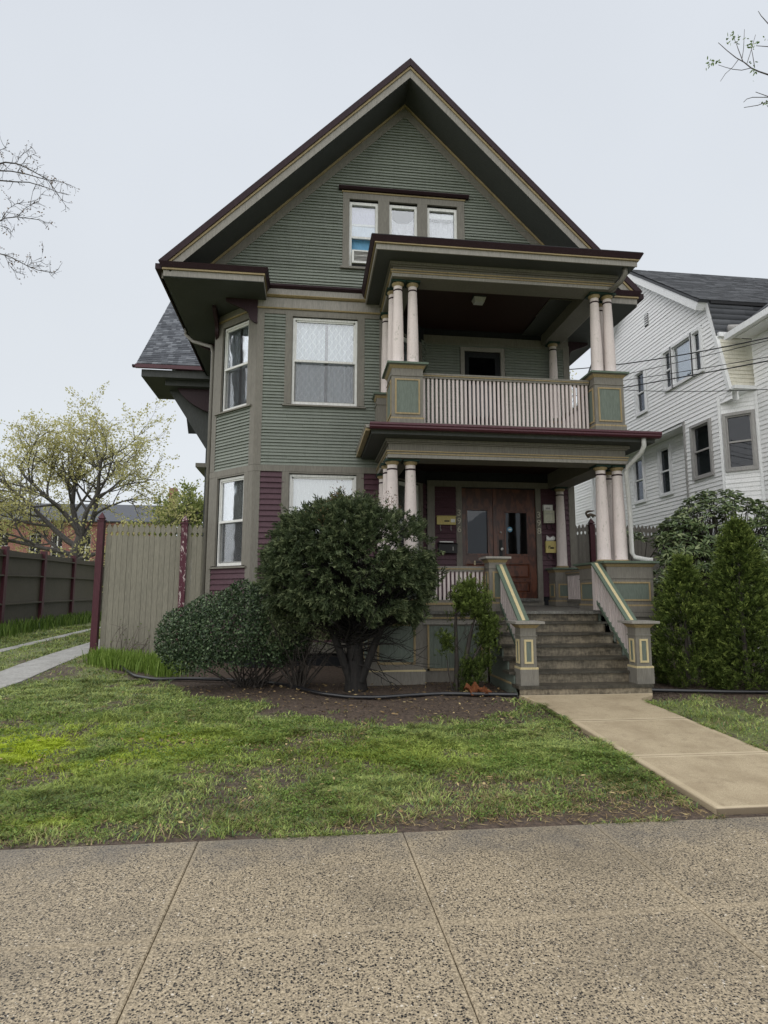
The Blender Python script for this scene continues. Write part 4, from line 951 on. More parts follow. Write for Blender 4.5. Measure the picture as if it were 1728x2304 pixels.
# ================================================================== STAIRS
st = MB().box(3.02, 4.88, 9.0, 10.16, .1, .3).obj('staircase', 'riser', house)
Y0, RUN, Z0 = 8.66, .262, .355
RISE = (ZD-Z0)/6
MB().box(2.955, 4.955, Y0, Y0+.32, Z0-.045, Z0).obj('tread', 'tread', st)
MB().box(2.985, 4.925, Y0+.03, 10.1, .14, Z0-.155).obj('riser', 'riser', st); MB().box(2.975, 4.935, Y0+.018, Y0+.06, Z0-.153, Z0-.046).obj('riser', 'riser', st)
for i in range(1, 7):
    y = Y0 + RUN*i; z = Z0 + RISE*i
    MB().box(2.98, 4.93, y+.045, y+.07, z-RISE+.001, z-.038).obj('riser', 'riser', st)
    if i < 6: MB().prism([(y, z-.036), (y, z-.004), (y+.008, z), (y+RUN+.05, z), (y+RUN+.05, z-.036)], 2.90, 4.97).obj('tread', 'tread', st)
MB().box(2.90, 4.97, Y0+RUN*6, 10.3, ZD-.036, ZD+.003).obj('tread', 'deck', st)
for xs in (2.985, 4.935):        # closed sides below the steps
    m = MB(lambda a, d, z: (xs+d, a, z)); pts = [(Y0+.05, .12), (10.15, .12), (10.15, ZD-.05)]
    for i in range(6, 0, -1): pts += [(Y0+RUN*i+.02, Z0+RISE*(i-1)+RISE-.05), (Y0+RUN*i+.02, Z0+RISE*(i-1)-.05)]
    m.poly(pts, -.012, .012); m.obj('stair_side', 'panel_green', st)
m = MB(); m.box(2.962, 2.972, 9.05, 10.12, .33, .36).box(2.962, 2.972, 10.09, 10.12, .36, 1.25).obj('panel_bead', 'yellow', st)
def newel(x0, x1, y0, y1, z0, z1, **k): return pier(x0, x1, y0, y1, z0, z1, name='newel_post', parent=house, capmat='taupe_light', **k)
newel(3.02, 3.25, 8.74, 8.97, Z0+.001, 1.25, base=.22, capo=.1, pm=.05, neck=.11, edge='cream')
newel(4.76, 4.99, 8.74, 8.97, Z0+.001, 1.25, base=.22, capo=.1, pm=.05, neck=.11, edge='cream')
newel(2.955, 3.235, 10.0, 10.28, ZD+.004, 2.255, base=.12, capo=.075, pm=.055, neck=.09)
def stair_rail(xc, ya, za, yb, zb):
    sl = (zb-za)/(yb-ya); zr = lambda y: za+(y-ya)*sl
    f = lambda a, d, z: (xc+d, a, z)
    r = MB(f).poly([(ya, za-.035), (yb, zb-.035), (yb, zb), (ya, za)], -.085, .085).obj('stair_railing', 'rail_green', house)
    MB(f).poly([(ya, za+.0005), (yb, zb+.0005), (yb, zb+.006), (ya, za+.006)], -.024, .024).obj('rail_stripe', 'cream', r)
    MB(f).poly([(ya, za-.075), (yb, zb-.075), (yb, zb-.037), (ya, za-.037)], -.04, .04).obj('under_rail', 'taupe', r)
    lo = .60
    MB(f).poly([(ya, za-lo-.06), (yb, zb-lo-.06), (yb, zb-lo), (ya, za-lo)], -.035, .035).obj('bottom_rail', 'rail_green', r)
    n = 12
    for i in range(n):
        y = ya + (yb-ya)*(i+.4)/n
        MB(f).poly([(y-.02, zr(y-.02)-lo-.01), (y+.02, zr(y+.02)-lo-.01), (y+.02, zr(y+.02)-.07), (y-.02, zr(y-.02)-.07)], -.02, .02).obj('baluster', 'baluster', r)
stair_rail(3.15, 8.95, 1.255, 10.02, 2.14); stair_rail(4.83, 8.95, 1.255, 10.05, 2.165)
MB().box(4.78, 4.88, 10.02, 10.12, 1.38, 2.12).obj('rail_end_post', 'baluster', house)

# ================================================================== MAILBOXES AND NOTICES BY THE DOORS
def door_box(name, label, a0, a1, z0, z1, mat, front=None, dep=.09, cat='mailbox'):
    t = thing(name, FB((a0+a1)/2, 0, z0), label, cat)
    MB(FB).box(a0, a1, .028, dep, z0, z1).obj('body', mat, t)
    return t
t = door_box('notice_box', 'yellow metal notice box hanging left of number 396', 2.665, 3.065, 3.10, 3.27, 'sign_yellow', cat='notice box')
MB(FB).box(2.655, 3.075, .028, .11, 3.27, 3.285).obj('lid', 'sign_yellow', t); MB(FB).box(2.82, 2.93, .09, .093, 3.16, 3.19).obj('print', 'black', t); MB(FB).box(2.96, 3.05, .09, .093, 3.15, 3.22).obj('paper_slip', 'paper_white', t)
for a in (2.74, 2.97): MB(FB).tube([(a, .05, 3.10), (a, .05, 3.0), (a, .1, 2.96), (a, .12, 2.99)], .007, 6).obj('hook', 'metal_trim', t)
t = door_box('mailbox', 'black mailbox with white letters left of the doors', 2.69, 3.08, 2.5, 2.68, 'black', dep=.14)
MB(FB).hexa([(2.68, .028, 2.68), (3.09, .028, 2.68), (3.09, .15, 2.67), (2.68, .15, 2.67)], [(2.68, .028, 2.72), (3.09, .028, 2.72), (3.09, .15, 2.68), (2.68, .15, 2.68)]).obj('lid', 'black', t)
MB(FB).box(2.71, 3.0, .06, .13, 2.722, 2.745).obj('letter', 'paper_white', t); MB(FB).box(2.98, 2.995, .14, .15, 2.55, 2.63).obj('flag', 'metal_trim', t)
t = door_box('newspaper_box', 'upper cream newspaper box beside number 398', 5.01, 5.24, 3.17, 3.44, 'box_cream', cat='newspaper box')
MB(FB).box(5.0, 5.2, .03, .11, 3.44, 3.56).obj('folded_paper', 'paper_white', t); MB(FB).box(5.04, 5.14, .11, .113, 3.46, 3.50).obj('print', 'metal_trim', t); MB(FB).box(5.04, 5.2, .09, .0925, 3.36, 3.375).obj('print', 'metal_trim', t); MB(FB).box(5.06, 5.18, .09, .0925, 3.2, 3.21).obj('print', 'metal_trim', t)
for a in (5.07, 5.18): MB(FB).tube([(a, .05, 3.17), (a, .05, 3.08), (a, .1, 3.04), (a, .12, 3.07)], .007, 6).obj('hook', 'black', t)
t = door_box('newspaper_box', 'lower yellow newspaper box with black print beside number 398', 5.03, 5.25, 2.53, 2.78, 'sign_yellow', cat='newspaper box')
m = MB(FB); m.add([(5.05, .05, 2.78), (5.22, .05, 2.78), (5.24, .09, 2.86), (5.2, .06, 2.9), (5.12, .1, 2.85), (5.06, .06, 2.91), (5.05, .11, 2.80), (5.22, .11, 2.80)], [(0, 1, 2, 3, 4, 5), (6, 7, 2, 4, 5)]); m.obj('folded_paper', 'paper_white', t)
MB(FB).box(5.08, 5.13, .09, .0925, 2.66, 2.68).box(5.08, 5.1, .09, .0925, 2.62, 2.65).box(5.12, 5.2, .09, .0925, 2.615, 2.65).obj('print', 'black', t)
for a in (5.08, 5.2): MB(FB).tube([(a, .05, 2.53), (a, .05, 2.44), (a, .1, 2.4), (a, .12, 2.43)], .007, 6).obj('hook', 'black', t)

# ================================================================== WHITE NEIGHBOUR HOUSE
XN = 9.5
nb = thing('neighbour_house', (12.0, 14, .3), 'white sided house with gambrel gable and grey shingle roof behind the shrubs', 'house')
FN = fr((XN, 30), (0, -1))                # a = 30 - Y, faces the front house
ya = lambda Y: 30-Y
AP, KN, LB = (16.4, 11.2), (13.2, 8.67), (12.62, 6.3)
KN2, LB2 = (19.6, 8.67), (20.18, 6.3)
ZO = 6.05                                 # underside of the overhanging gable
def glim(z):
    def yy(k, l):
        if z >= KN[1]: t = (z-KN[1])/(AP[1]-KN[1]); return k[0]+(AP[0]-k[0])*t
        t = max(0, (z-l[1])/(k[1]-l[1])); return l[0]+(k[0]-l[0])*t
    return ya(yy(KN2, LB2)) + .03, ya(yy(KN, LB)) - .03
wins = [(ya(15.25), ya(13.53), 7.07, 8.22), (ya(16.74), ya(16.12), 6.82, 8.16)]
m = MB(FN); m.poly([(ya(LB2[0]), ZO), (ya(LB[0]), ZO), (ya(LB[0]), LB[1]), (ya(KN[0]), KN[1]), (ya(AP[0]), AP[1]), (ya(KN2[0]), KN2[1]), (ya(LB2[0]), LB2[1])], -.16, -.12)
ng = m.obj('gable_wall', 'vinyl', nb)
clap(ng, FN, ya(LB2[0]), ya(LB[0]), ZO+.03, AP[1]-.15, .104, 'vinyl', wins + [(ya(16.03), ya(15.85), 9.3, 9.65)], lim=glim, t=.02, joint=False, d0=-.02, lap=.02)
def nwin(f, a0, a1, z0, z1, par, mat='vinyl_trim', split=True, cur=None):
    w = MB(f)
    for q in ((a0-.07, a0, z0-.07, z1+.07), (a1, a1+.07, z0-.07, z1+.07), (a0, a1, z0-.07, z0), (a0, a1, z1, z1+.07)): w.box(q[0], q[1], -.03, .045, q[2], q[3])
    w = w.obj('window', mat, par)
    zm = (z0+z1)/2; e = .035; m = MB(f)
    for q in ((a0, a0+e, z0, z1), (a1-e, a1, z0, z1), (a0+e, a1-e, z0, z0+e), (a0+e, a1-e, z1-e, z1)): m.box(q[0], q[1], -.06, .0, q[2], q[3])
    if split: m.box(a0+e, a1-e, -.05, .01, zm-.02, zm+.02)
    m.obj('sash', mat, w)
    MB(f).box(a0+e, a1-e, -.045, -.04, z0+e, z1-e).obj('pane', 'glass_dark' if cur is None else 'glass', w)
    MB(f).box(a0-.02, a1+.02, -.1, -.09, z0-.02, z1+.02).obj('room', cur or 'dark_room', w)
    return w
bw = nwin(FN, ya(15.25)+.07, ya(14.87), 7.14, 8.15, nb); nwin(FN, ya(14.78), ya(13.98), 7.14, 8.15, nb, split=False, cur='pane_pale'); nwin(FN, ya(13.89), ya(13.6), 7.14, 8.15, nb)
nwin(FN, ya(16.66), ya(16.2), 6.9, 8.08, nb)
v = MB(FN).box(ya(16.03), ya(15.85), -.02, .01, 9.3, 9.65).obj('vent', 'black', nb)
for i in range(5): MB(FN).box(ya(16.03), ya(15.85), .01, .025, 9.33+i*.065, 9.36+i*.065).obj('louver', 'vinyl_trim', v)
# rake trim
def rk(p, q, w0, mat, d0, d1, nm):
    (y0, z0), (y1, z1) = p, q; L = math.hypot(y1-y0, z1-z0); nx, nz = -(z1-z0)/L, (y1-y0)/L
    if nz > 0: nx, nz = -nx, -nz
    MB(FN).poly([(ya(y0), z0), (ya(y1), z1), (ya(y1+nx*w0), z1+nz*w0), (ya(y0+nx*w0), z0+nz*w0)], d0, d1).obj(nm, mat, nb)
for s, (k, l) in enumerate(((KN, LB), (KN2, LB2))):
    rk(AP, k, .2, 'vinyl_trim', -.1, .28+.002*s, 'rake_board'); rk(k, l, .09 if s == 0 else .16, 'vinyl_trim', -.1, .06+.24*s, 'rake_board')
# roof solids behind the gable plane
def sheet(nm, mat, pts, par, th=.06):
    V = [Vector(p) for p in pts]; nn = (V[1]-V[0]).cross(V[2]-V[0]).normalized(); n = len(pts)
    m = MB(); m.add([tuple(p) for p in V] + [tuple(p-nn*th) for p in V], [tuple(range(n)), tuple(range(2*n-1, n-1, -1))] + [(i, (i+1) % n, (i+1) % n+n, i+n) for i in range(n)])
    return m.obj(nm, mat, par)
XE = 19
up_ = sheet('roof', 'shingle_dark', [(XN-.3, AP[0], AP[1]+.05), (XN-.3, KN[0]-.05, KN[1]+.03), (XE, KN[0]-.05, KN[1]+.03), (XE, AP[0], AP[1]+.05)], nb)
d_ = Vector((0, AP[0]-KN[0], AP[1]-KN[1])); ln = d_.length; d_.normalize()
shingle_field('shingles', up_, 'shingle_dark', (XN-.3, KN[0]-.06, KN[1]+.035), (1, 0, 0), tuple(d_), 7.5, ln, .3, .14, (0, -d_.z, d_.y))
sheet('roof_slope', 'shingle_dark', [(XN-.3, AP[0], AP[1]+.05), (XE, AP[0], AP[1]+.05), (XE, KN2[0], KN2[1]+.03), (XN-.3, KN2[0], KN2[1]+.03)], nb)
ms_ = sheet('mansard_slope', 'shingle_dark', [(XN-.05, KN[0], KN[1]), (XN-.05, 12.97, 7.71), (XE, 12.97, 7.71), (XE, KN[0], KN[1])], nb)
d_ = Vector((0, KN[0]-12.97, KN[1]-7.71)); ln = d_.length; d_.normalize()
shingle_field('shingles', ms_, 'shingle_dark', (XN-.05, 12.96, 7.72), (1, 0, 0), tuple(d_), 6, ln, .6, .16, (0, -d_.z, d_.y))
MB().box(XN, XE, KN[0]-.07, KN[0]+.05, KN[1]-.05, KN[1]+.02).obj('roof_break', 'black', nb)
# siding face below the mansard, seen from the street side
FSd = lambda a, d, z: (XN+a, 12.62 + (z-6.3)*.248 - d, z)
sd_ = MB(FSd).box(0, .85, -.1, -.01, 6.35, 7.68).obj('side_wall', 'vinyl_cream', nb)
clap(sd_, FSd, .02, .62, 6.38, 7.64, .105, 'vinyl_cream', t=.018, lap=.02)
MB().box(XN-.02, 10.2, 12.5, 12.75, 6.28, 6.36).obj('side_trim', 'vinyl_trim', nb)
sheet('overhang_soffit', 'vinyl_trim', [(XN, 12.62, 6.3), (10.1, 12.62, 6.3), (10.1, 13.3, 6.06), (XN, 13.3, 6.06)], nb, .03)
MB().box(XN+.02, 10.4, 13.2, 20.1, ZO-.06, ZO).obj('overhang_soffit', 'vinyl_trim', nb)
gt_ = MB().box(XN-.02, 10.1, 12.88, 13.02, 7.68, 7.78).obj('gutter', 'vinyl_trim', nb)
MB().tube([(XN+.2, 12.85, 7.86), (XN+.45, 12.8, 7.86), (XN+.62, 12.7, 7.95)], .09, 10).obj('gutter_cap', 'metal_trim', gt_)
# lower walls: flush part, angled bay face, recessed part, front wing
FN2 = fr((XN-.005, 30), (0, -1))
w3 = (ya(14.2), ya(13.44), 4.48, 5.83)
fl = wall('flush_wall', nb, FN2, ya(14.5), ya(13.1), .2, ZO, [w3], 'vinyl', -.3, -.02)
clap(fl, FN2, ya(14.5), ya(13.1), 1.6, ZO+.02, .104, 'vinyl', [w3], t=.02, joint=False, d0=-.018, lap=.02)
nwin(FN2, w3[0]+.05, w3[1]-.05, w3[2]+.05, w3[3]-.05, nb, 'metal_trim')
FA = fr((XN-.005, 13.1), (s2, -s2)); w4 = (.06, .70, 4.46, 5.82)
an = wall('angled_wall', nb, FA, 0, .76, .2, 6.28, [w4], 'vinyl', -.3, -.02)
clap(an, FA, .02, .74, 1.6, 6.25, .104, 'vinyl', [w4], t=.02, joint=False, d0=-.018, lap=.02)
nwin(FA, w4[0]+.06, w4[1]-.06, w4[2]+.06, w4[3]-.06, nb, 'metal_trim')
for f, a in ((FA, -.03), (FA, .73)): MB(f).box(a, a+.06, -.03, .03, .3, 6.25).obj('corner_post', 'vinyl_trim', nb)
FW = fr((10.03, 30), (0, -1))
wg = MB(FW).box(ya(12.57), ya(5), -.3, -.02, .2, 7.6).obj('wing_wall', 'vinyl', nb)
clap(wg, FW, ya(12.57), ya(9.5), 2.4, 7.5, .104, 'vinyl', t=.02, joint=False, d0=-.018, lap=.02)
sheet('wing_roof', 'shingle_dark', [(9.62, 12.6, 7.62), (9.62, 4.5, 7.62), (14, 4.5, 11), (14, 12.6, 11)], nb)
MB().box(9.5, 9.63, 4.5, 12.75, 7.52, 7.66).obj('wing_gutter', 'vinyl_trim', nb); MB().box(9.63, 10.05, 4.5, 12.55, 7.50, 7.53).obj('wing_soffit', 'vinyl_trim', nb)
sheet('hip_roof', 'shingle_dark', [(9.62, 12.62, 7.66), (14, 12.62, 11.0), (14, 16.6, 10.9)], nb)
FRc = fr((9.95, 30), (0, -1)); wl = [(ya(17.9), ya(17.25), 4.42, 5.82), (ya(16.48), ya(15.86), 4.42, 5.82)]
rcw = wall('recessed_wall', nb, FRc, ya(27), ya(14.4), .2, ZO, wl, 'vinyl', -.3, -.02)
clap(rcw, FRc, ya(27), ya(14.5), 1.9, ZO-.05, .104, 'vinyl', wl, t=.02, joint=False, d0=-.018, lap=.02)
for q in wl: nwin(FRc, q[0]+.06, q[1]-.06, q[2]+.06, q[3]-.06, nb)
MB().box(XN-.02, 9.98, 14.46, 14.53, .3, ZO).obj('corner_post', 'metal_trim', nb)
MB(FRc).box(ya(20.7), ya(20.6), -.02, .05, 1, 5.9).obj('corner_post', 'vinyl_trim', nb)
MB(FRc).box(ya(27), ya(20.2), -.3, -.02, ZO, 6.6).obj('wall', 'vinyl', nb)
# service wires crossing in front of the white house
def wire(p, q, sag, r=.012, label=''):
    p, q = Vector(p), Vector(q); pts = [p.lerp(q, i/14) - Vector((0, 0, sag*4*(i/14)*(1-i/14))) for i in range(15)]
    tag(MB().tube(pts, r, 6).obj('service_wire', 'black', None), label, 'wire', 'service wires to the house')
# ================================================================== FENCES
def picket_fence(name, label, x0, x1, y, zb, ztp, n, mat, posts, skip=()):
    t = thing(name, ((x0+x1)/2, y, zb), label, 'fence')
    wv = (x1-x0)/n; h = ztp-zb; pk = None
    for i in range(n):
        c = x0 + (i+.5)*wv; e = wv*.5-.0022
        prof = [(-e, zb+.02*0), (e, zb), (e, ztp-.26), (e*.55, ztp-.235), (e*.45, ztp-.205), (e*.6, ztp-.18), (e, ztp-.165), (e, ztp-.10), (e*.5, ztp-.04), (0, ztp), (-e*.5, ztp-.04), (-e, ztp-.10), (-e, ztp-.165), (-e*.6, ztp-.18), (-e*.45, ztp-.205), (-e*.55, ztp-.235), (-e, ztp-.26)]
        if pk is None:
            pk = MB(lambda a, d, z: (c+a, y+d, z)).poly(prof, -.01, .01).obj('picket', mat, t); c0 = c
        else:
            k = copyobj(pk, t, (c-c0, random.uniform(-.004, .004), random.uniform(-.012, .012)))
    for z in (zb+.4, zb+h*.5, ztp-.45): MB().box(x0, x1, y+.012, y+.05, z, z+.09).obj('rail', mat, t)
    for px, pz, pm_ in posts:
        p = MB().box(px-.06, px+.06, y-.08, y+.05, zb-.25, pz-.16).obj('post', pm_, t)
        MB().box(px-.075, px+.075, y-.095, y+.065, pz-.16, pz-.135).obj('post_collar', pm_, p)
        MB().frustum(px-.035, px+.035, y-.05, y+.02, pz-.135, pz-.11, .02).hexa([(px-.065, y-.085, pz-.11), (px+.065, y-.085, pz-.11), (px+.065, y+.055, pz-.11), (px-.065, y+.055, pz-.11)], [(px-.004, y-.019, pz+.02), (px+.004, y-.019, pz+.02), (px+.004, y-.011, pz+.02), (px-.004, y-.011, pz+.02)]).obj('post_cap', pm_, p)
    return t
picket_fence('picket_fence', 'tall beige picket fence with peeling maroon post beside the bay', -4.05, -2.06, 13.05, .42, 3.05, 19, 'fence', ((-4.15, 3.25, 'post_maroon'), (-2.52, 3.22, 'post_peel')))
picket_fence('picket_fence', 'grey picket fence with maroon squirrel post behind the porch', 5.76, 9.9, 14.5, .45, 3.36, 43, 'fence_grey', ((6.88, 3.5, 'post_maroon'),))
t = thing('board_fence', (-8.65, 20, .5), 'dark brown board fence with maroon posts along the driveway', 'fence')
pys = [13.7+2.65*i for i in range(7)]
for i, y in enumerate(pys):
    z = float(zg(y))
    p = MB().box(-8.72, -8.56, y-.08, y+.08, z-.3, z+2.45).obj('post', 'post_maroon', t)
    if i == len(pys)-1: break
    z1 = float(zg(pys[i+1])); zs = [(0.0, .83), (.82, 1.63), (1.62, 2.36)]
    for k, (a, b) in enumerate(zs):
        sag = .04 if k == 2 else 0
        ox = .004*k; m = MB(lambda a_, b_, c_: (a_+ox, b_, c_)); yy = [y+.08, (y+pys[i+1])/2, pys[i+1]-.08]; q = [(yv, float(zg(yv)) - (sag if j == 1 else 0)) for j, yv in enumerate(yy)]
        for (ya0, za0), (yb0, zb0) in zip(q, q[1:]):
            m.hexa([(-8.70, ya0, za0+a), (-8.66, ya0, za0+a), (-8.66, yb0, zb0+a), (-8.70, yb0, zb0+a)], [(-8.70, ya0, za0+b), (-8.66, ya0, za0+b), (-8.66, yb0, zb0+b), (-8.70, yb0, zb0+b)])
        m.obj('board', 'fence_far', t)
    for a in (.78, 1.6, 2.16):
        MB().hexa([(-8.66, y+.08, z+a), (-8.57, y+.08, z+a), (-8.57, pys[i+1]-.08, z1+a), (-8.66, pys[i+1]-.08, z1+a)], [(-8.66, y+.08, z+a+.045), (-8.57, y+.08, z+a+.04), (-8.57, pys[i+1]-.08, z1+a+.04), (-8.66, pys[i+1]-.08, z1+a+.045)]).obj('rail', 'fence_far', t)

# ================================================================== BRICK BUILDING FAR LEFT
bb = thing('brick_building', (-20, 52, .6), 'red brick building with grey roof beyond the left fence', 'building')
FBk = fr((0, 52), (1, 0))
bwn = [(-22.0, -21.05, 4.3, 6.5), (-20.35, -19.45, 4.3, 6.5), (-18.2, -17.3, 4.3, 6.5), (-24.4, -23.5, 4.3, 6.5)]
bwl = wall('wall', bb, FBk, -25.2, -11.2, .3, 7.4, bwn, 'brick', -.4, 0)
MB(FBk).box(-25.4, -11, -.4, .25, 7.2, 7.5).obj('cornice', 'brick', bb)
sheet('roof', 'shingle', [(-25.6, 51.5, 7.5), (-10.8, 51.5, 7.5), (-10.8, 57, 9.6), (-25.6, 57, 9.6)], bb, .1)
for q in bwn:
    w = MB(FBk).box(q[0], q[1], -.3, -.25, q[2], q[3]).obj('window', 'dark_room', bb); m = MB(FBk)
    for a in (q[0], (q[0]+q[1])/2-.04, q[1]-.08): m.box(a, a+.08, -.25, -.2, q[2], q[3])
    for z in (q[2], (q[2]+q[3])/2, q[3]-.1): m.box(q[0], q[1], -.25, -.19, z, z+.1)
    m.obj('frame', 'white', w); MB(FBk).box(q[0]-.1, q[1]+.1, -.1, .1, q[2]-.2, q[2]).obj('sill', 'concrete_strip', w)
MB().box(-11.9, -11.3, 54, 54.7, 6, 10.7).obj('chimney', 'brick', bb)

# ================================================================== FOLIAGE GENERATORS
def unit(v): return v/np.maximum(np.linalg.norm(v, axis=-1, keepdims=True), 1e-9)
def rdir(n): return unit(rng.normal(size=(n, 3)))
def leaves(name, C, D, Nn, L, Wd, mat, parent, rnd=None, fold=.0, kind=None, droop=0., shape='oval'):
    """one folded leaf per centre: base at C, pointing along D, facing Nn"""
    n = len(C); D = unit(D); S = unit(np.cross(D, Nn)); Nn = np.cross(S, D)
    L = np.broadcast_to(L, (n,))[:, None]; Wd = np.broadcast_to(Wd, (n,))[:, None]
    if rnd is None: rnd = rng.random(n)
    if shape == 'oval':
        b = C; m1 = C + D*L*.33 + S*Wd*.5 + Nn*Wd*fold; m2 = C + D*L*.33 - S*Wd*.5 + Nn*Wd*fold
        n1 = C + D*L*.7 + S*Wd*.42 + Nn*Wd*fold; n2 = C + D*L*.7 - S*Wd*.42 + Nn*Wd*fold; tp = C + D*L - Nn*L*droop
        mid = C + D*L*.5 - Nn*L*droop*.2
        V = np.stack([b, m1, n1, tp, n2, m2], 1).reshape(-1, 3); k = np.arange(n)[:, None]*6
        Fq = np.concatenate([k+np.array([[0, 1, 2, 3]]), k+np.array([[0, 3, 4, 5]])]); a = np.repeat(rnd, 6)
    else:
        V = np.stack([C, C + D*L*.45 + S*Wd*.5, C + D*L, C + D*L*.45 - S*Wd*.5], 1).reshape(-1, 3); k = np.arange(n)[:, None]*4
        Fq = k+np.array([[0, 1, 2, 3]]); a = np.repeat(rnd, 4)
    return bigmesh(name, V, Fq, mat, parent, attr=a, kind=kind)
def tubes(name, lines, mat, parent, seg=5):
    V = []; Fq = []; base = 0
    for pts, rr in lines:
        pts = np.asarray(pts, float); rr = np.asarray(rr, float); n = len(pts)
        d = np.gradient(pts, axis=0); d = unit(d); ref = np.array([.31, .17, .93]); x = np.cross(d, ref); bad = np.linalg.norm(x, axis=1) < .05
        x[bad] = np.cross(d[bad], [1, 0, 0]); x = unit(x); y = np.cross(d, x)
        an = np.arange(seg)*2*np.pi/seg
        ring = pts[:, None] + rr[:, None, None]*(x[:, None]*np.cos(an)[None, :, None] + y[:, None]*np.sin(an)[None, :, None])
        V.append(ring.reshape(-1, 3)); i = np.arange(n-1)[:, None]*seg; k = np.arange(seg)[None]; k2 = (k+1) % seg
        Fq.append(np.stack([i+k, i+k2, i+seg+k2, i+seg+k], -1).reshape(-1, 4)+base); base += n*seg
    return bigmesh(name, np.concatenate(V), np.concatenate(Fq), mat, parent, smooth=True)
def branch(p, d, L, r0, r1, n=7, wob=.18, up=.0, rs=None):
    p = np.array(p, float); d = np.array(d, float); d /= np.linalg.norm(d); pts = [p.copy()]
    for i in range(n-1):
        d = d + rng.normal(size=3)*wob + np.array([0, 0, up]); d /= np.linalg.norm(d); p = p + d*L/(n-1); pts.append(p.copy())
    return np.array(pts), np.linspace(r0, r1, n)
def grow(p, d, L, r, lev, maxlev, lines, tips, nch=(5, 6, 5, 4), ratio=.56, spread=.9, wob=.15, up=.03, minr=.004):
    pts, rr = branch(p, d, L, r, max(r*.35, minr), 8 if lev < 2 else 6, wob, up); lines.append((pts, rr))
    if lev >= maxlev: tips.append((pts, pts[-1]-pts[-2])); return
    k = nch[min(lev, len(nch)-1)]
    for i in range(k):
        t = .3 + .7*(i+rng.random()*.8)/k; t = min(t, .99); j = t*(len(pts)-1); a = int(j); q = pts[a] + (pts[min(a+1, len(pts)-1)]-pts[a])*(j-a)
        dd = unit(pts[min(a+1, len(pts)-1)]-pts[max(a-1, 0)]); side = rdir(1)[0]; side = unit(side - dd*(side@dd))
        nd = dd*(1-.35*spread) + side*spread*rng.uniform(.6, 1.1)
        grow(q, nd, L*ratio*rng.uniform(.7, 1.2), rr[a]*.6, lev+1, maxlev, lines, tips, nch, ratio, spread, wob, up, minr)
    tips.append((pts, pts[-1]-pts[-2]))
def tree(name, label, base, th, tr, lean, limbs, maxlev, crown_mat, nleaf, lsize, bmat='bark', nch=(5, 6, 5, 4), ratio=.56, leafw=.6, up=.03, cat='tree', group=None, wob=.15, spread=.9):
    t = thing(name, base, label, cat, group)
    tp, rr = branch(base - np.array([0, 0, .2]), (lean[0], lean[1], 1), th, tr, tr*.8, 8, .05)
    tubes('trunk', [(tp, rr)], bmat, t, 12)
    lines, tips = [], []
    for (f_, d, L, r) in limbs:
        j = f_*(len(tp)-1); a = min(int(j), len(tp)-2); grow(tp[a] + (tp[a+1]-tp[a])*(j-a), d, L, r, 0, maxlev, lines, tips, nch, ratio, spread, wob, up)
    tubes('limbs', lines, bmat, t, 5)
    if nleaf:
        C = []; D = []
        for _ in range(nleaf):
            pts, dd = tips[rng.integers(len(tips))]; i = rng.integers(len(pts)//2, len(pts)); C.append(pts[i] + rng.normal(size=3)*lsize*.8); D.append(unit(dd) + rng.normal(size=3)*.8)
        leaves('crown', np.array(C), np.array(D), rdir(nleaf), rng.uniform(.6, 1.3, nleaf)*lsize, rng.uniform(.6, 1.2, nleaf)*lsize*leafw, crown_mat, t)
    return t, lines, tips
def at(px, py, Y):
    """scene point at depth Y seen at photo pixel (px, py): used to read branch positions off the photograph"""
    d = r2*((px-864)/1400) - u2*((py-1152)/1400) + fw
    return np.array(Vector((0, 0, CAM_H)) + d*(Y/d.y))
# ================================================================== TREES
tree('oak_tree', 'wide spring oak with sparse yellow green leaves beyond the left fence', np.array([-11.9, 32, .64]), 4.2, .34, (.12, 0), [
    (.95, (-.1, .1, 1), 4.2, .17), (.9, (.75, .1, .62), 4.6, .15), (.85, (-.85, .1, .55), 5.0, .15), (.7, (1, -.2, .18), 4.6, .12), (.75, (-1, -.2, .3), 4.8, .13), (.98, (.35, -.3, .95), 4.3, .14), (.98, (-.45, -.2, .9), 4.4, .14), (.5, (.9, -.3, .05), 3.2, .1), (.6, (-.7, .5, .5), 4.2, .12)],
    3, 'leaf_oak', 30000, .12, 'bark_grey', (7, 6, 4, 3), .58, leafw=.55, up=.04)  # haze is put into the colour: paled leaves, lighter grey bark
tree('maple_tree', 'smaller denser green tree between the oak and the house', np.array([-8.6, 41, .64]), 4, .3, (.05, 0), [
    (.9, (-.1, 0, 1), 3.6, .16), (.8, (.7, 0, .7), 3.0, .13), (.8, (-.75, 0, .6), 3.0, .13), (.6, (-.8, -.4, .35), 2.6, .12), (.6, (.8, -.4, .3), 2.6, .12), (.97, (.3, -.3, .9), 3.0, .13)],
    2, 'leaf_tree', 9000, .2, 'bark_grey', (7, 6, 4), .55)
tree('street_tree', 'bare tall tree showing between the porch and the white house', np.array([14.6, 30, .64]), 8.5, .3, (0, 0), [
    (.95, (-.2, 0, 1), 4.0, .1), (.9, (-.6, 0, 1), 4.0, .1), (.8, (-.7, 0, .8), 3.6, .09), (.7, (-.6, 0, .5), 3, .08), (.9, (.4, 0, 1), 3.4, .1)],
    2, 'leaf_oak', 2200, .11, 'bark_grey', (9, 8, 5), .5)
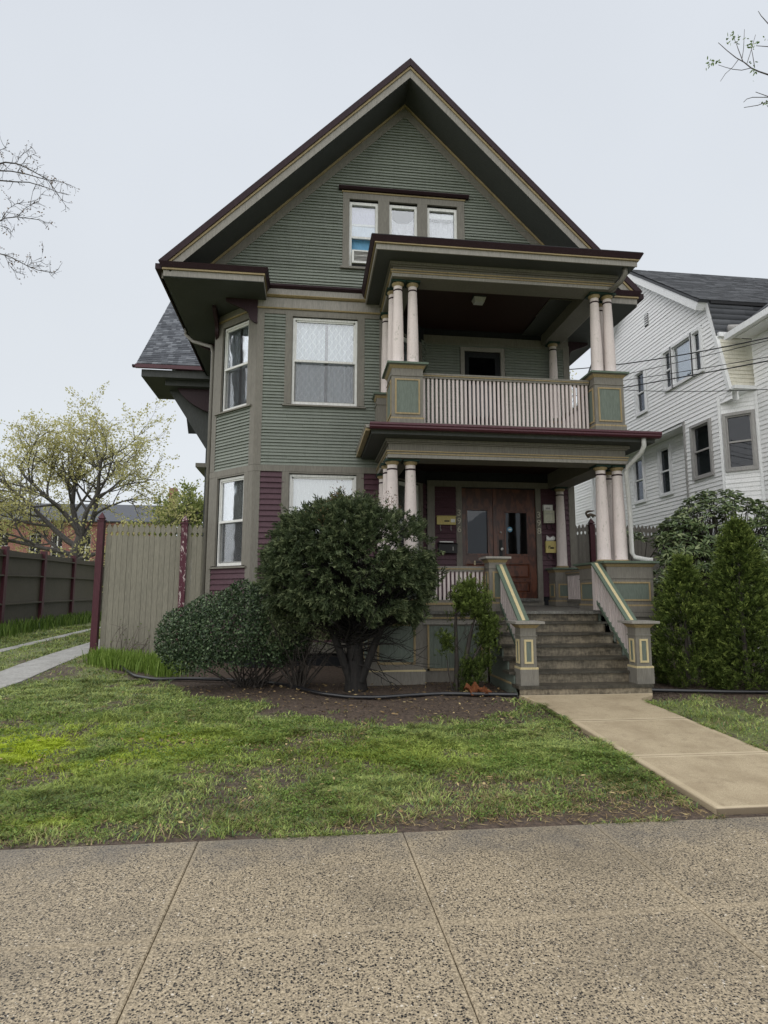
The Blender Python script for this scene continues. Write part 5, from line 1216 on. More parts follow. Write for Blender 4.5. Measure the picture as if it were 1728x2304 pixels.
def near_branches(name, label, base, th, tr, lines_px, Y, twig, leafmat_, leafn, leafs, spur=.16, join=.75):
    t = thing(name, base, label, 'tree'); tp, rr = branch(base-np.array([0, 0, .2]), (0, 0, 1), th, tr, tr*.55, 8, .03)
    tubes('trunk', [(tp, rr)], 'bark', t, 12)
    L = []; tips = []
    for k, (pts, r0) in enumerate(lines_px):
        P = np.array([at(x, y, Y + .35*math.sin(k*2.1) + .02*i) for i, (x, y) in enumerate(pts)])
        if r0 > 0:
            a = tp[int(join*(len(tp)-1))]; mid = a*.45 + P[0]*.55 + np.array([0, 0, .5]); P = np.vstack([a, mid, P]); R = np.r_[r0*2.6, r0*1.7, np.linspace(r0, .004, len(pts))]
        else: R = np.linspace(-r0, .003, len(pts))
        L.append((P, R)); s0 = 2 if r0 > 0 else 0
        for i in range(s0, len(P)):
            for _ in range(twig):
                q = P[i-1] + (P[i]-P[i-1])*rng.random() if i > s0 else P[i]
                dd = unit(P[i]-P[max(i-1, 0)] + 1e-6) ; nd = dd*.6 + rdir(1)[0]*.9 + np.array([0, 0, .1])
                b = branch(q, nd, spur*rng.uniform(.5, 1.8), .006, .002, 4, .25); L.append(b); tips.append((b[0], b[0][-1]-b[0][-2]))
                if rng.random() < .6: b2 = branch(b[0][2], nd+rdir(1)[0]*.8, spur*rng.uniform(.4, 1.), .004, .002, 3, .25); L.append(b2); tips.append((b2[0], b2[0][-1]-b2[0][-2]))
    tubes('limbs', L, 'bark_grey', t, 5)
    C = []; D = []
    if not tips: return t
    for _ in range(leafn): pts, d = tips[rng.integers(len(tips))]; C.append(pts[-1] + rng.normal(size=3)*leafs*.5); D.append(unit(d)+rng.normal(size=3)*.7)
    leaves('crown', np.array(C), np.array(D), rdir(leafn), rng.uniform(.6, 1.3, leafn)*leafs, rng.uniform(.3, .6, leafn)*leafs, leafmat_, t)
near_branches('overhanging_tree', 'nearly leafless tree reaching thin branches in at the upper left', np.array([-10.6, 13.2, .4]), 11, .3, [
    ([(-25, 372), (0, 368), (12, 365), (37, 368), (61, 378), (86, 392), (106, 403), (123, 426), (140, 452), (154, 471)], .02),
    ([(-25, 384), (0, 384), (25, 385), (61, 392), (92, 401), (112, 405), (134, 408), (160, 417)], .018),
    ([(-25, 404), (0, 406), (35, 409), (65, 410), (108, 423), (128, 432), (155, 439)], .018),
    ([(-25, 505), (0, 497), (9, 491), (38, 488), (61, 491), (92, 495), (105, 505)], .016),
    ([(38, 488), (57, 468), (74, 459), (88, 452), (94, 436)], -.007), ([(5, 490), (20, 469), (35, 459), (52, 457)], -.006), ([(68, 460), (74, 430), (85, 405)], -.005),
    ([(-25, 565), (0, 571), (23, 578), (61, 598), (86, 608), (108, 612), (120, 614), (131, 606)], .014), ([(61, 598), (75, 591), (92, 588), (96, 567)], -.005), ([(10, 574), (22, 598), (36, 613), (50, 616), (56, 602)], -.005),
    ([(37, 368), (45, 352), (60, 340), (65, 336)], -.006), ([(40, 385), (60, 355), (72, 348), (84, 344)], -.005), ([(-20, 340), (0, 338), (15, 331)], .008), ([(-20, 505), (0, 508), (18, 513), (28, 523)], .008)], 13.4, 3, 'leaf_brown', 420, .045)
near_branches('budding_tree', 'budding tree branch entering at the upper right', np.array([9.2, 6.8, .2]), 9.5, .22, [
    ([(1750, 176), (1728, 168), (1707, 161), (1690, 153), (1674, 140), (1656, 130), (1636, 114), (1616, 96)], .012), ([(1690, 153), (1669, 158), (1649, 156), (1631, 151), (1616, 146)], -.006),
    ([(1671, 137), (1661, 111), (1657, 99), (1651, 86)], -.006), ([(1670, 130), (1673, 110), (1675, 66)], -.005), ([(1698, 152), (1693, 121), (1689, 104)], -.006), ([(1680, 145), (1688, 120), (1700, 78)], -.005), ([(1662, 133), (1648, 152), (1632, 166), (1621, 183)], -.005),
    ([(1750, 219), (1728, 219), (1693, 219), (1680, 223), (1673, 230)], .007), ([(1750, 222), (1728, 228), (1705, 237), (1674, 242)], .007), ([(1750, 225), (1728, 217), (1700, 207)], .007), ([(1750, 70), (1728, 53), (1712, 35), (1706, 25)], .008), ([(1750, 104), (1728, 105), (1701, 103)], .007)], 7.2, 0, 'leaf_tree', 1, .04)
ct = [o for o in COL.objects if o.name == 'budding_tree'][0]
C = []
for x, y, k in ((1599, 140, 16), (1612, 138, 12), (1650, 80, 14), (1660, 92, 8), (1640, 92, 7), (1688, 100, 16), (1697, 96, 8), (1694, 168, 7), (1697, 147, 5), (1715, 227, 12), (1722, 90, 4)):
    for _ in range(k): C.append(at(x + rng.normal()*5, y + rng.normal()*5, 7.2 + rng.normal()*.05))
C = np.array(C); leaves('leaf_clusters', C, rdir(len(C))+np.array([0, 0, -.3]), rdir(len(C)), rng.uniform(.03, .06, len(C)), rng.uniform(.014, .026, len(C)), 'leaf_weed', ct, kind='stuff')

# ================================================================== SHRUBS
def ell(n, c, r, lo=.55, zmin=-1., pw=2.):
    d = rdir(int(n*2.2)); d = d[d[:, 2] > zmin][:n]; n = len(d); q = lo + (1-lo)*rng.random(n)**(1/pw)
    return np.array(c) + d*np.array(r)*q[:, None], d
def clumps(C, D, per, rad_, dirn=.8, down=0.):
    """per leaves round each clump centre"""
    n = len(C)*per; P = np.repeat(C, per, 0) + rng.normal(size=(n, 3))*rad_; Dd = np.repeat(D, per, 0)*dirn + rng.normal(size=(n, 3))*.7; Dd[:, 2] -= down
    return P, Dd, np.repeat(rng.random(len(C)), per)*.55 + rng.random(n)*.45
def sprays(C, D, per, ln, side=.55, jit=.012):
    """feathery twigs: leaflets set along a short axis from each centre, paler towards the new growth at the tip"""
    m = len(C); D = unit(D + rng.normal(size=C.shape)*.35); S = unit(np.cross(D, rng.normal(size=C.shape))); n = m*per
    t = np.tile((np.arange(per)+.5)/per, m); ll = np.repeat(ln*rng.uniform(.6, 1.3, m), per)[:, None]; Dr, Sr = np.repeat(D, per, 0), np.repeat(S, per, 0)
    sg = np.where(rng.random(n) < .5, -1, 1)[:, None]
    P = np.repeat(C, per, 0) + Dr*ll*(t[:, None]-.4) + Sr*sg*ll*.22*(1-t[:, None])*rng.random((n, 1)) + rng.normal(size=(n, 3))*jit
    Dd = Dr + Sr*sg*side*rng.uniform(.3, 1.3, (n, 1)) + rng.normal(size=(n, 3))*.25
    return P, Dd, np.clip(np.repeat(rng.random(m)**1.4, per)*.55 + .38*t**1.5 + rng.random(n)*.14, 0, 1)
# big clipped yew
yw = thing('yew_tree', (.72, 9.5, .2), 'large round clipped dark yew on a thick trunk before the porch', 'tree')
tubes('trunk', [(np.array([[.74, 9.5, .1], [.72, 9.5, .5], [.70, 9.48, 1.0], [.66, 9.42, 2.3]]), np.array([.19, .14, .11, .04])), (np.array([[.66, 9.42, .3], [.50, 9.42, .75], [.2, 9.4, 1.5]]), np.array([.055, .06, .04])), (np.array([[.80, 9.4, .35], [.98, 9.38, .85], [1.25, 9.36, 1.5]]), np.array([.06, .055, .035]))], 'bark_wet', yw, 12)
yc, yr = np.array([.62, 9.3, 1.98]), np.array([1.25, .9, 1.1])
Cc, Dn = ell(1050, yc, yr, .74, -.7, 3)
sel = (rng.random(len(Cc)) < np.clip((Cc[:, 2]-.98)/.4, .06, 1)); Cc, Dn = Cc[sel], Dn[sel]
hole = np.array([fbm(c[0]*1.0+c[2]*.3, c[2]*1.3, 1.9) for c in Cc]) > .35; Cc, Dn = Cc[hole], Dn[hole]; Cc = yc + (Cc-yc)*(1 + .12*(np.array([fbm(c[0]*1.7+9, c[2]*1.7+c[1], 1.7) for c in Cc])-.5))[:, None]*np.where(Dn[:, 2:] > .75, .96, 1)
L = []
for c in Cc[::2]:
    a = np.array([.66, 9.42, np.clip(c[2]-.5, 1.0, 2.3)]) + rng.normal(size=3)*.06; m_ = (a+c)/2 + rng.normal(size=3)*.07 + np.array([0, 0, -.06]); L.append((np.array([a, (a+m_)/2+rng.normal(size=3)*.03, m_, c]), np.array([.016, .012, .008, .003])))
for _ in range(70):
    a = np.array([.70, 9.44, rng.uniform(.55, 1.5)]); an = rng.uniform(0, 6.28); b_ = branch(a, (math.cos(an), math.sin(an)*.7, rng.uniform(-.12, .35)), rng.uniform(.6, 1.25), .013, .003, 7, .16, .01); L.append(b_)
    for q in b_[0][3:]: L.append(branch(q, unit(b_[0][-1]-b_[0][0])+rdir(1)[0]*.8, rng.uniform(.12, .3), .005, .002, 4, .2))
tubes('limbs', L, 'bark_wet', yw, 5)
Cs = np.repeat(Cc, 7, 0) + rng.normal(size=(len(Cc)*7, 3))*.055; Ds = np.repeat(Dn, 7, 0)*.7 + np.array([0, 0, -.2]); P, Dd, rn = sprays(Cs, Ds, 22, .10)
leaves('crown', P, Dd, rdir(len(P)), rng.uniform(.035, .075, len(P)), rng.uniform(.011, .02, len(P)), 'leaf_yew', yw, rn, shape='diamond')
Cb, Db = ell(22, yc+np.array([.1, -.1, .25]), yr*np.array([.8, .8, .85]), .9, .5); P, Dd, rn = clumps(Cb, Db, 60, .07, .5); leaves('brown_tips', P, Dd, rdir(len(P)), .045, .012, 'leaf_brown', yw, rn, shape='diamond', kind='stuff')
# small yew between the big one and the holly
y2 = thing('yew_shrub', (-.12, 9.75, .2), 'thin olive yew shrub between the round yew and the holly', 'shrub')
L = []
for _ in range(26):
    an = rng.uniform(0, 6.28); b_ = branch((-.12+rng.normal()*.06, 9.75, .18), (math.cos(an)*.55, math.sin(an)*.4, 1), rng.uniform(.7, 1.45), .018, .004, 7, .12); L.append(b_)
    for q in b_[0][2:]: L.append(branch(q, rdir(1)[0]+np.array([0, 0, .4]), rng.uniform(.15, .4), .006, .002, 4, .2))
tubes('stems', L, 'bark', y2, 5)
Cc, Dn = ell(170, (-.05, 9.62, 1.2), (.62, .42, .55), .55, -.6); P, Dd, rn = clumps(Cc, Dn, 80, .075, .5, .2)
leaves('crown', P, Dd, rdir(len(P)), rng.uniform(.03, .06, len(P)), rng.uniform(.009, .015, len(P)), 'leaf_yew', y2, np.clip(rn*.8+.3, 0, 1), shape='diamond')
# holly
hy = thing('holly_shrub', (-1.05, 10.0, .2), 'dense dark glossy small leaved holly below the bay', 'shrub')
L = []
for _ in range(34):
    an = rng.uniform(0, 6.28); L.append(branch((-.9+rng.normal()*.12, 10+rng.normal()*.05, .15), (math.cos(an)*.9, math.sin(an)*.5, .8), rng.uniform(.6, 1.1), .016, .004, 6, .14))
tubes('stems', L, 'bark', hy, 5)
hc, hr = np.array([-1.08, 9.95, 1.02]), np.array([1.2, .72, .74])
n = 27000; d = rdir(n*2); d = d[d[:, 2] > -.75][:n]; q = 1-.42*rng.random(len(d))**1.7
P = hc + d*hr*q[:, None]; sk_ = (P[:, 0]-hc[0])/hr[0]
P[:, 2] += sk_*.16 + .05*np.sin(P[:, 0]*5) + .04*np.sin(P[:, 0]*11+P[:, 1]*7); ok = P[:, 2] > .42 + .25*rng.random(len(P)); P, d = P[ok], d[ok]
leaves('crown', P, d*.35+rng.normal(size=P.shape)*.6, d+rng.normal(size=P.shape)*.6+np.array([0, 0, .5]), rng.uniform(.028, .05, len(P)), rng.uniform(.018, .03, len(P)), 'leaf_holly', hy, rng.random(len(P))**1.3, fold=.22)
# scraggly young thuja by the steps
th_ = thing('young_thuja', (2.24, 9.3, .2), 'scraggly half bare young thuja beside the stairs', 'shrub')
L = [(np.array([[2.2, 9.3, .15], [2.22, 9.3, .6], [2.21, 9.3, 1.2], [2.24, 9.3, 1.7]]), np.array([.045, .035, .025, .01])), (np.array([[2.28, 9.3, .15], [2.34, 9.28, .6], [2.42, 9.28, 1.0], [2.5, 9.25, 1.3]]), np.array([.05, .045, .03, .01])), (np.array([[2.3, 9.28, .3], [2.5, 9.25, .75], [2.66, 9.22, 1.0]]), np.array([.03, .02, .008])), (np.array([[2.15, 9.28, .2], [2.08, 9.25, .5], [2.05, 9.22, .75]]), np.array([.014, .01, .004]))]
for _ in range(20): L.append(branch((2.3+rng.normal()*.08, 9.28, rng.uniform(.7, 1.5)), rdir(1)[0], rng.uniform(.1, .3), .006, .002, 4, .2))
tubes('stems', L, 'bark', th_, 6)
Cc = []
for x, z, sx, sz, k in ((2.44, 1.72, .12, .10, 22), (2.38, 1.5, .2, .12, 34), (2.58, 1.42, .14, .14, 30), (2.70, 1.1, .08, .16, 26), (2.64, .95, .09, .12, 14), (2.06, .92, .08, .12, 12), (2.42, .52, .16, .12, 22), (2.34, .36, .1, .1, 10), (2.6, .62, .12, .08, 10), (2.25, 1.62, .08, .1, 10)):
    Cc.append(np.c_[rng.normal(x, sx*.6, k), rng.normal(9.24, .08, k), rng.normal(z, sz*.6, k)])
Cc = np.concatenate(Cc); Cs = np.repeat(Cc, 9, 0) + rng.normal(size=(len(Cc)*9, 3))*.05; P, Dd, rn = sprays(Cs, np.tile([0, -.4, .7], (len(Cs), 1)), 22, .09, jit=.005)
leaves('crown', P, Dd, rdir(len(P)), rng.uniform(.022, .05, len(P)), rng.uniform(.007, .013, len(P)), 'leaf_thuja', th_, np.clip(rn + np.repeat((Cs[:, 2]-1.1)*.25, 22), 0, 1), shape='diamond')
# two arborvitae right of the stairs
def arborvitae(label, base, h, r, seed):
    t = thing('arborvitae', base, label, 'shrub', 'arborvitae right of the stairs')
    tubes('trunk', [(np.array([[0, 0, -.1], [0, 0, h*.8]])+np.array(base), np.array([.05, .01]))], 'bark', t, 6)
    n = int(1000*h*r/1.2); z = rng.random(n)**1.15; an = rng.uniform(0, 2*np.pi, n)
    rr = np.interp(z, [0, .06, .22, .45, .7, .9, 1], [.7, .92, 1, .86, .55, .25, .04])*r*(1+.12*np.sin(an*3+seed+z*9))*rng.uniform(.8, 1.03, n)
    Cc = np.c_[base[0]+rr*np.cos(an), base[1]+rr*np.sin(an), base[2]+.05+z*h]; Dn = np.c_[np.cos(an), np.sin(an), np.full(n, .75)]
    Cs = np.repeat(Cc, 3, 0) + rng.normal(size=(n*3, 3))*.04; P, Dd, rn = sprays(Cs, np.repeat(Dn, 3, 0), 20, .13, jit=.006); leaves('crown', P, Dd, rdir(len(P)), rng.uniform(.03, .06, len(P)), rng.uniform(.009, .017, len(P)), 'leaf_arb', t, rn, shape='diamond')
arborvitae('shorter arborvitae beside the right newel post', (6.0, 9.45, .2), 1.96, .5, 1)
arborvitae('taller pointed arborvitae right of the shorter one', (6.66, 9.0, .2), 2.52, .56, 4)
# rhododendron behind them: the nearest 300 leaves are parts
rh = thing('rhododendron', (7.8, 11.2, .2), 'broad leaved rhododendron in front of the white house', 'shrub')
whorls = []
for c, r, k in (((7.95, 11.1, 2.5), (1.25, .8, 1.15), 380), ((8.7, 10.6, 1.9), (.95, .7, 1.55), 260), ((7.0, 11.0, 2.5), (.5, .5, .62), 110), ((6.38, 10.6, 1.5), (.3, .3, .75), 40), ((7.9, 9.7, .8), (.9, .4, .7), 100), ((7.5, 9.6, 1.6), (.5, .4, .9), 60)):
    a, b_ = ell(k, c, r, .75, -.4); whorls.append(np.c_[a, b_])
whorls = np.concatenate(whorls)
L = []
for wv in whorls[::2]:
    a = np.array([7.7 + rng.normal()*.2, 11.0, .3 + rng.random()*.6]); c = wv[:3]; m_ = (a+c)/2 + rng.normal(size=3)*.1; L.append((np.array([a, m_, c]), np.array([.02, .012, .006])))
for p in ([(6.3, 11.3, .3), (6.28, 11.3, 1.6), (6.2, 11.3, 2.1), (6.05, 11.25, 2.65)], [(6.28, 11.3, 1.7), (6.4, 11.3, 2.2), (6.5, 11.3, 2.75)], [(6.22, 11.3, 2.0), (6.1, 11.3, 2.3), (6.12, 11.3, 2.7)], [(6.3, 11.3, 1.9), (6.5, 11.3, 2.3), (6.72, 11.3, 2.6)]): L.append((np.array(p), np.linspace(.018, .006, len(p))))
for _ in range(7): c = np.array([6.1+rng.normal()*.13+.1, 11.3, 2.72+rng.normal()*.06]); whorls = np.vstack([whorls, np.r_[c, 0, -.3, 1]])
tubes('stems', L, 'bark', rh, 5)
C, D, Nm = [], [], []
for wv in whorls:
    k = rng.integers(7, 11); axis = unit(wv[3:]*.7 + np.array([0, -.15, .7])); x = unit(np.cross(axis, [.2, .9, .1])); y = np.cross(axis, x)
    for i in range(k):
        an = i/k*6.283 + rng.normal()*.2; dd = x*math.cos(an) + y*math.sin(an) + axis*rng.uniform(-.25, .5); C.append(wv[:3] + dd*.015); D.append(dd); Nm.append(axis + rng.normal(size=3)*.15)
C, D, Nm = map(np.array, (C, D, Nm)); order = np.argsort(C[:, 1] - 1.2*C[:, 2]); C, D, Nm = C[order], D[order], Nm[order]
K = 290
leaves('crown', C[K:], D[K:], Nm[K:], rng.uniform(.10, .155, len(C)-K), rng.uniform(.032, .046, len(C)-K), 'leaf_rhodo', rh, fold=.12, droop=.15, kind='stuff')
lm = []
for v in range(5):
    o = leaves('leaf', np.zeros((1, 3)), np.array([[1., 0, 0]]), np.array([[0, 0, 1.]]), np.array([rng.uniform(.1, .145)]), np.array([rng.uniform(.034, .046)]), 'leaf_rhodo', None, np.array([.15+.18*v]), fold=.12, droop=.15); lm.append(o.data); bpy.data.objects.remove(o)
for i in range(K):
    o = bpy.data.objects.new('leaf', lm[rng.integers(5)]); COL.objects.link(o); o.parent = rh
    X_ = Vector(unit(D[i])); Zz = Vector(Nm[i]); Yy = Zz.cross(X_).normalized(); Zz = X_.cross(Yy)
    o.matrix_local = Matrix.Translation(Vector(C[i])-WL[rh]) @ Matrix((X_, Yy, Zz)).transposed().to_4x4()
# bare rose against the beige fence
rs = thing('rose_bush', (-3.6, 12.75, .36), 'bare thorny rose stems against the beige fence', 'shrub')
L = []
for _ in range(16):
    b_ = branch((-3.55+rng.normal()*.12, 12.75, .3), (rng.normal()*.55, 0, 1), rng.uniform(.4, .95), .009, .003, 7, .16); L.append(b_)
    for q in b_[0][3::2]: L.append(branch(q, (rng.normal(), rng.normal()*.3, .5), rng.uniform(.1, .25), .004, .002, 3, .15))
tubes('stems', L, 'bark_light', rs, 5); leaves('buds', np.array([l[0][-1] for l in L]), rdir(len(L)), rdir(len(L)), .035, .02, 'leaf_weed', rs)
# grass-like daylilies and weeds
def tufts(name, label, XY, hh, wd, mat, cat=None, kind='stuff', lean=.5):
    n = len(XY); b = np.c_[XY, zg(XY[:, 1])-.01]; an = rng.uniform(0, 6.28, n); dr = np.c_[np.cos(an), np.sin(an), np.zeros(n)]; sd_ = np.c_[-np.sin(an), np.cos(an), np.zeros(n)]
    H = hh*rng.uniform(.55, 1.15, n)[:, None]; Wd = wd*rng.uniform(.7, 1.2, n)[:, None]; ln_ = lean*rng.uniform(.2, 1.2, n)[:, None]; U = np.array([0, 0, 1.])
    V = np.stack([b-sd_*Wd*.4, b+sd_*Wd*.4, b+U*H*.55+dr*H*ln_*.3+sd_*Wd*.5, b+U*H*.55+dr*H*ln_*.3-sd_*Wd*.5, b+U*H*.92+dr*H*ln_*.8+sd_*Wd*.15, b+U*H*.92+dr*H*ln_*.8-sd_*Wd*.15], 1).reshape(-1, 3)
    k = np.arange(n)[:, None]*6; Fq = np.concatenate([k+np.array([[0, 1, 2, 3]]), k+np.array([[3, 2, 4, 5]])])
    o = bigmesh(name, V, Fq, mat, None, attr=np.repeat(rng.random(n), 6)); return tag(o, label, cat, kind=kind)
n = 2600; t_ = rng.random(n); XY = np.c_[-3.95+1.75*t_+rng.normal(size=n)*.1, 12.55-1.55*t_*rng.uniform(.4, 1.05, n)+rng.normal(size=n)*.12]
tufts('daylilies', 'bright green daylily leaves at the foot of the beige fence', XY, .3, .016, 'leaf_lily', 'plants')
n = 2600; XY = np.c_[-8.35+np.abs(rng.normal(size=n))*.3, rng.uniform(9, 28, n)]; tufts('fence_weeds', 'green weeds along the dark board fence', XY, .42, .03, 'leaf_weed', 'weeds')

# ================================================================== LAWN
def lawn(nb_, box_, dens=None):
    x = rng.uniform(box_[0], box_[1], nb_); y = rng.uniform(box_[2], box_[3], nb_); T = turf(x, y)
    keep = (rng.random(nb_) < T*np.clip((fbm(x+3, y, 3.4)-.10)*2.5, .15, 1.1)) & ~((x > 3.0) & (x < 4.6)) & ~((x > 2.9) & (x < 5.0) & (y > 8.4))
    for xa, xb in ((-5.24, -4.50), (-6.6, -6.4)): keep &= ~((x > xa) & (x < xb))
    return x[keep], y[keep]
xs_, ys_ = [], []
for nb_, b_ in ((330000, (-5.5, 3.06, 4.5, 7.2)), (130000, (-6.5, 3.06, 7.2, 10.8)), (26000, (4.56, 9.5, 4.5, 8.7)), (60000, (-9.5, -2.0, 10.8, 22)), (14000, (-5, 3.1, 4.5, 5.6))):
    a, b = lawn(nb_, b_); xs_.append(a); ys_.append(b)
ne = 5200; ex = rng.uniform(-6, 3.05, ne); ex = ex[vnoise(ex, ex*0, 2.2) > .35]; xs_.append(ex); ys_.append(4.475+rng.normal(size=len(ex))*.018)
ey = rng.uniform(4.6, 8.2, 2600); ey = ey[vnoise(ey, ey*0+3, 2.5) > .4]; xs_.append(3.062+rng.normal(size=len(ey))*.014); ys_.append(ey)
ey = rng.uniform(4.6, 8.2, 2600); xs_.append(4.548+rng.normal(size=len(ey))*.012); ys_.append(ey)
x = np.concatenate(xs_); y = np.concatenate(ys_); n = len(x)
far = np.clip((y-5)/8, 0, 1.6)
tuft = fbm(x+11, y+5, 4.5); H = (.018+.075*np.clip(tuft-.33, 0, 1)*rng.uniform(.5, 1.4, n))*(1+.25*far); Wd = rng.uniform(.0025, .005, n)*(1+1.0*far)
patch = np.clip((fbm(x, y, .9)-.38)/.22, 0, 1)*.7 + .3*np.clip((fbm(x+9, y+2, 4)-.4)/.2, 0, 1); darkp = np.clip((fbm(x+50, y+21, 2.2)-.52)/.12, 0, 1)
moss = 1.05*np.exp(-(((x+2.7)/1.7)**2 + ((y-6.7)/.85)**2)**1.2)*np.clip((fbm(x+2, y+8, 1.6)-.16)/.22, 0, 1) + .5*np.exp(-(((x+1.75)/.35)**2 + ((y-4.85)/.12)**2))
moss = np.clip(moss + .35*np.exp(-(((x-.9)/1.1)**2 + ((y-6.2)/.5)**2)), 0, 1)
dry = np.clip((fbm(x+31, y+17, 1.5)-.54)/.14, 0, 1)*.6 + np.clip(1-(y-4.5)/1.5, 0, 1)*np.interp(x, [-4, 0, 1.5, 3], [.15, .35, .75, .9]); dry = np.clip(dry, 0, 1)*(1-moss)
c0 = np.array([.23, .295, .075]); c1 = np.array([.36, .425, .14]); cm = np.array([.42, .52, .045]); cd = np.array([.36, .285, .16]); cbl = np.array([.13, .21, .09])
col = c0 + (c1-c0)*patch[:, None]; wv = rng.random(n)[:, None]; col = col*(.5+.85*wv)*(1-.4*darkp[:, None]); col = np.where((rng.random(n) < .18)[:, None], cbl*(.7+.6*wv), col)
col = col + (cm*(.75+.5*wv)-col)*moss[:, None]; isd = (rng.random(n) < dry*.5 + .03)[:, None]; col = np.where(isd, cd*(.45+.9*wv), col)
H = H*(1-.35*moss)*np.where(isd[:, 0], .75, 1)
an = rng.uniform(0, 6.283, n); dr = np.c_[np.cos(an), np.sin(an), np.zeros(n)]; sd_ = np.c_[-np.sin(an), np.cos(an), np.zeros(n)]
b = np.c_[x, y, zg(y) + (fbm(x, y, 1.6)-.5)*.045 + (fbm(x+5, y, 6)-.5)*.02 - .004]
ln_ = rng.uniform(.7, 2.6, n)[:, None]; H = H[:, None]; Wd = Wd[:, None]; U = np.array([0, 0, 1.])
V = np.stack([b-sd_*Wd, b+sd_*Wd, b+U*H*.7+dr*H*ln_*.4+sd_*Wd*.8, b+U*H*.7+dr*H*ln_*.4-sd_*Wd*.8, b+U*H+dr*H*ln_], 1).reshape(-1, 3)
k = np.arange(n)[:, None]*5; q4 = k+np.array([[0, 1, 2, 3]]); t3 = k+np.array([[3, 2, 4, 4]])
Fq = np.concatenate([k+np.array([[0, 1, 2]]), k+np.array([[0, 2, 3]]), k+np.array([[3, 2, 4]])])
tag(bigmesh('grass', V, Fq, 'grass', None, col=np.repeat(col, 5, 0), kind='stuff'), 'short patchy grass with a bright mossy patch at the left', 'grass')
# clover and small flat weeds
a, b2 = lawn(80000, (-5.2, 3.0, 4.55, 9.0)); w_ = fbm(a+40, b2+9, 2.2) > .5; a, b2 = a[w_], b2[w_]; n = len(a)
P = np.c_[a, b2, zg(b2)+.018+rng.random(n)*.02]; dd = rdir(n); dd[:, 2] = np.abs(dd[:, 2])*.4; nn_ = rng.normal(size=(n, 3))*.35+np.array([0, 0, 1])
o = leaves('clover', P, dd, nn_, rng.uniform(.012, .026, n), rng.uniform(.011, .022, n), 'leaf_weed', None, np.clip(rng.random(n)*.8+.3, 0, 1), kind='stuff'); tag(o, 'clover and small weeds among the lawn grass', 'weeds')
# fallen catkins, twigs and leaf litter
n = 2400; a = rng.uniform(-4, 3, n); b2 = rng.uniform(4.6, 10.1, n); kp = rng.random(n) < np.where(turf(a, b2) < .3, 1, .12); a, b2 = a[kp], b2[kp]; n = len(a)
P = np.c_[a, b2, zg(b2)+.03]; dd = rdir(n); dd[:, 2] *= .1
o = leaves('litter', P, dd, rng.normal(size=(n, 3))*.4+np.array([0, 0, 1]), rng.uniform(.02, .07, n), rng.uniform(.007, .022, n), 'litter', None, fold=.2, kind='stuff'); tag(o, 'pale fallen catkins and leaf scraps on soil and lawn', 'litter')
n = 2200; a = rng.uniform(.2, 3.0, n); b2 = 4.52+np.abs(rng.normal(size=n))*.55; P = np.c_[a, b2, zg(b2)+.012]; dd = rdir(n); dd[:, 2] *= .12
o = leaves('dead_grass', P, dd, rng.normal(size=(n, 3))*.3+np.array([0, 0, 1]), rng.uniform(.03, .1, n), rng.uniform(.003, .006, n), 'litter', None, kind='stuff', shape='diamond'); tag(o, 'dead straw on the worn lawn corner by the path', 'dead grass')
n = 15000; a = np.r_[rng.uniform(-4.2, 3, n), rng.uniform(4.7, 9, n//3)]; b2 = np.r_[rng.uniform(7.2, 10.3, n), rng.uniform(8.3, 9.5, n//3)]; kp = turf(a, b2) < .45; a, b2 = a[kp], b2[kp]; n = len(a)
sz_ = (.004+.02*rng.random(n)**3)[:, None]; c_ = np.c_[a, b2, zg(b2)+(fbm(a, b2, 1.6)-.5)*.045]; tet = rng.normal(size=(n, 4, 3)); V = (c_[:, None]+unit(tet)*sz_[:, None]).reshape(-1, 3); k = np.arange(n)[:, None]*4
o = bigmesh('soil_clods', V, np.concatenate([k+np.array([[0, 1, 2]]), k+np.array([[0, 2, 3]]), k+np.array([[0, 3, 1]]), k+np.array([[1, 3, 2]])]), 'ground', None, kind='stuff'); tag(o, 'loose crumbs of dark soil in the planting bed', 'soil')

# ================================================================== SMALL THINGS
def hose(name, label, pts, r):
    P = np.array([(x, y, float(zg(y))+r+.012) for x, y in pts]); tt = np.linspace(0, len(P)-1, 160); Q = np.c_[[np.interp(tt, np.arange(len(P)), P[:, i]) for i in range(3)]].T
    for _ in range(6): Q[1:-1] = (Q[:-2]+Q[1:-1]*2+Q[2:])/4
    o = tubes(name, [(Q, np.full(len(Q), r)*(1+.05*(np.arange(len(Q)) % 2)))], 'rubber', None, 8); tag(o, label, 'edging')
hose('garden_edging', 'black plastic edging tube curving round the planting bed', [(-3.9, 12.9), (-3.33, 11.95), (-2.84, 11.0), (-2.42, 10.68), (-1.94, 10.72), (-1.36, 10.6), (-.63, 10.3), (-.2, 9.75), (.19, 9.07), (.6, 8.7), (1.02, 8.64), (1.48, 8.78), (1.94, 8.86), (2.54, 8.74), (2.92, 8.66)], .026)
hose('garden_edging', 'black plastic edging tube below the arborvitae', [(5.0, 8.86), (6, 8.62), (7, 8.5), (8.5, 8.35), (10, 8.2)], .026)
lf = thing('dry_leaf', (2.44, 8.8, .22), 'large crumpled orange brown leaf by the edging near the stairs', 'leaf')
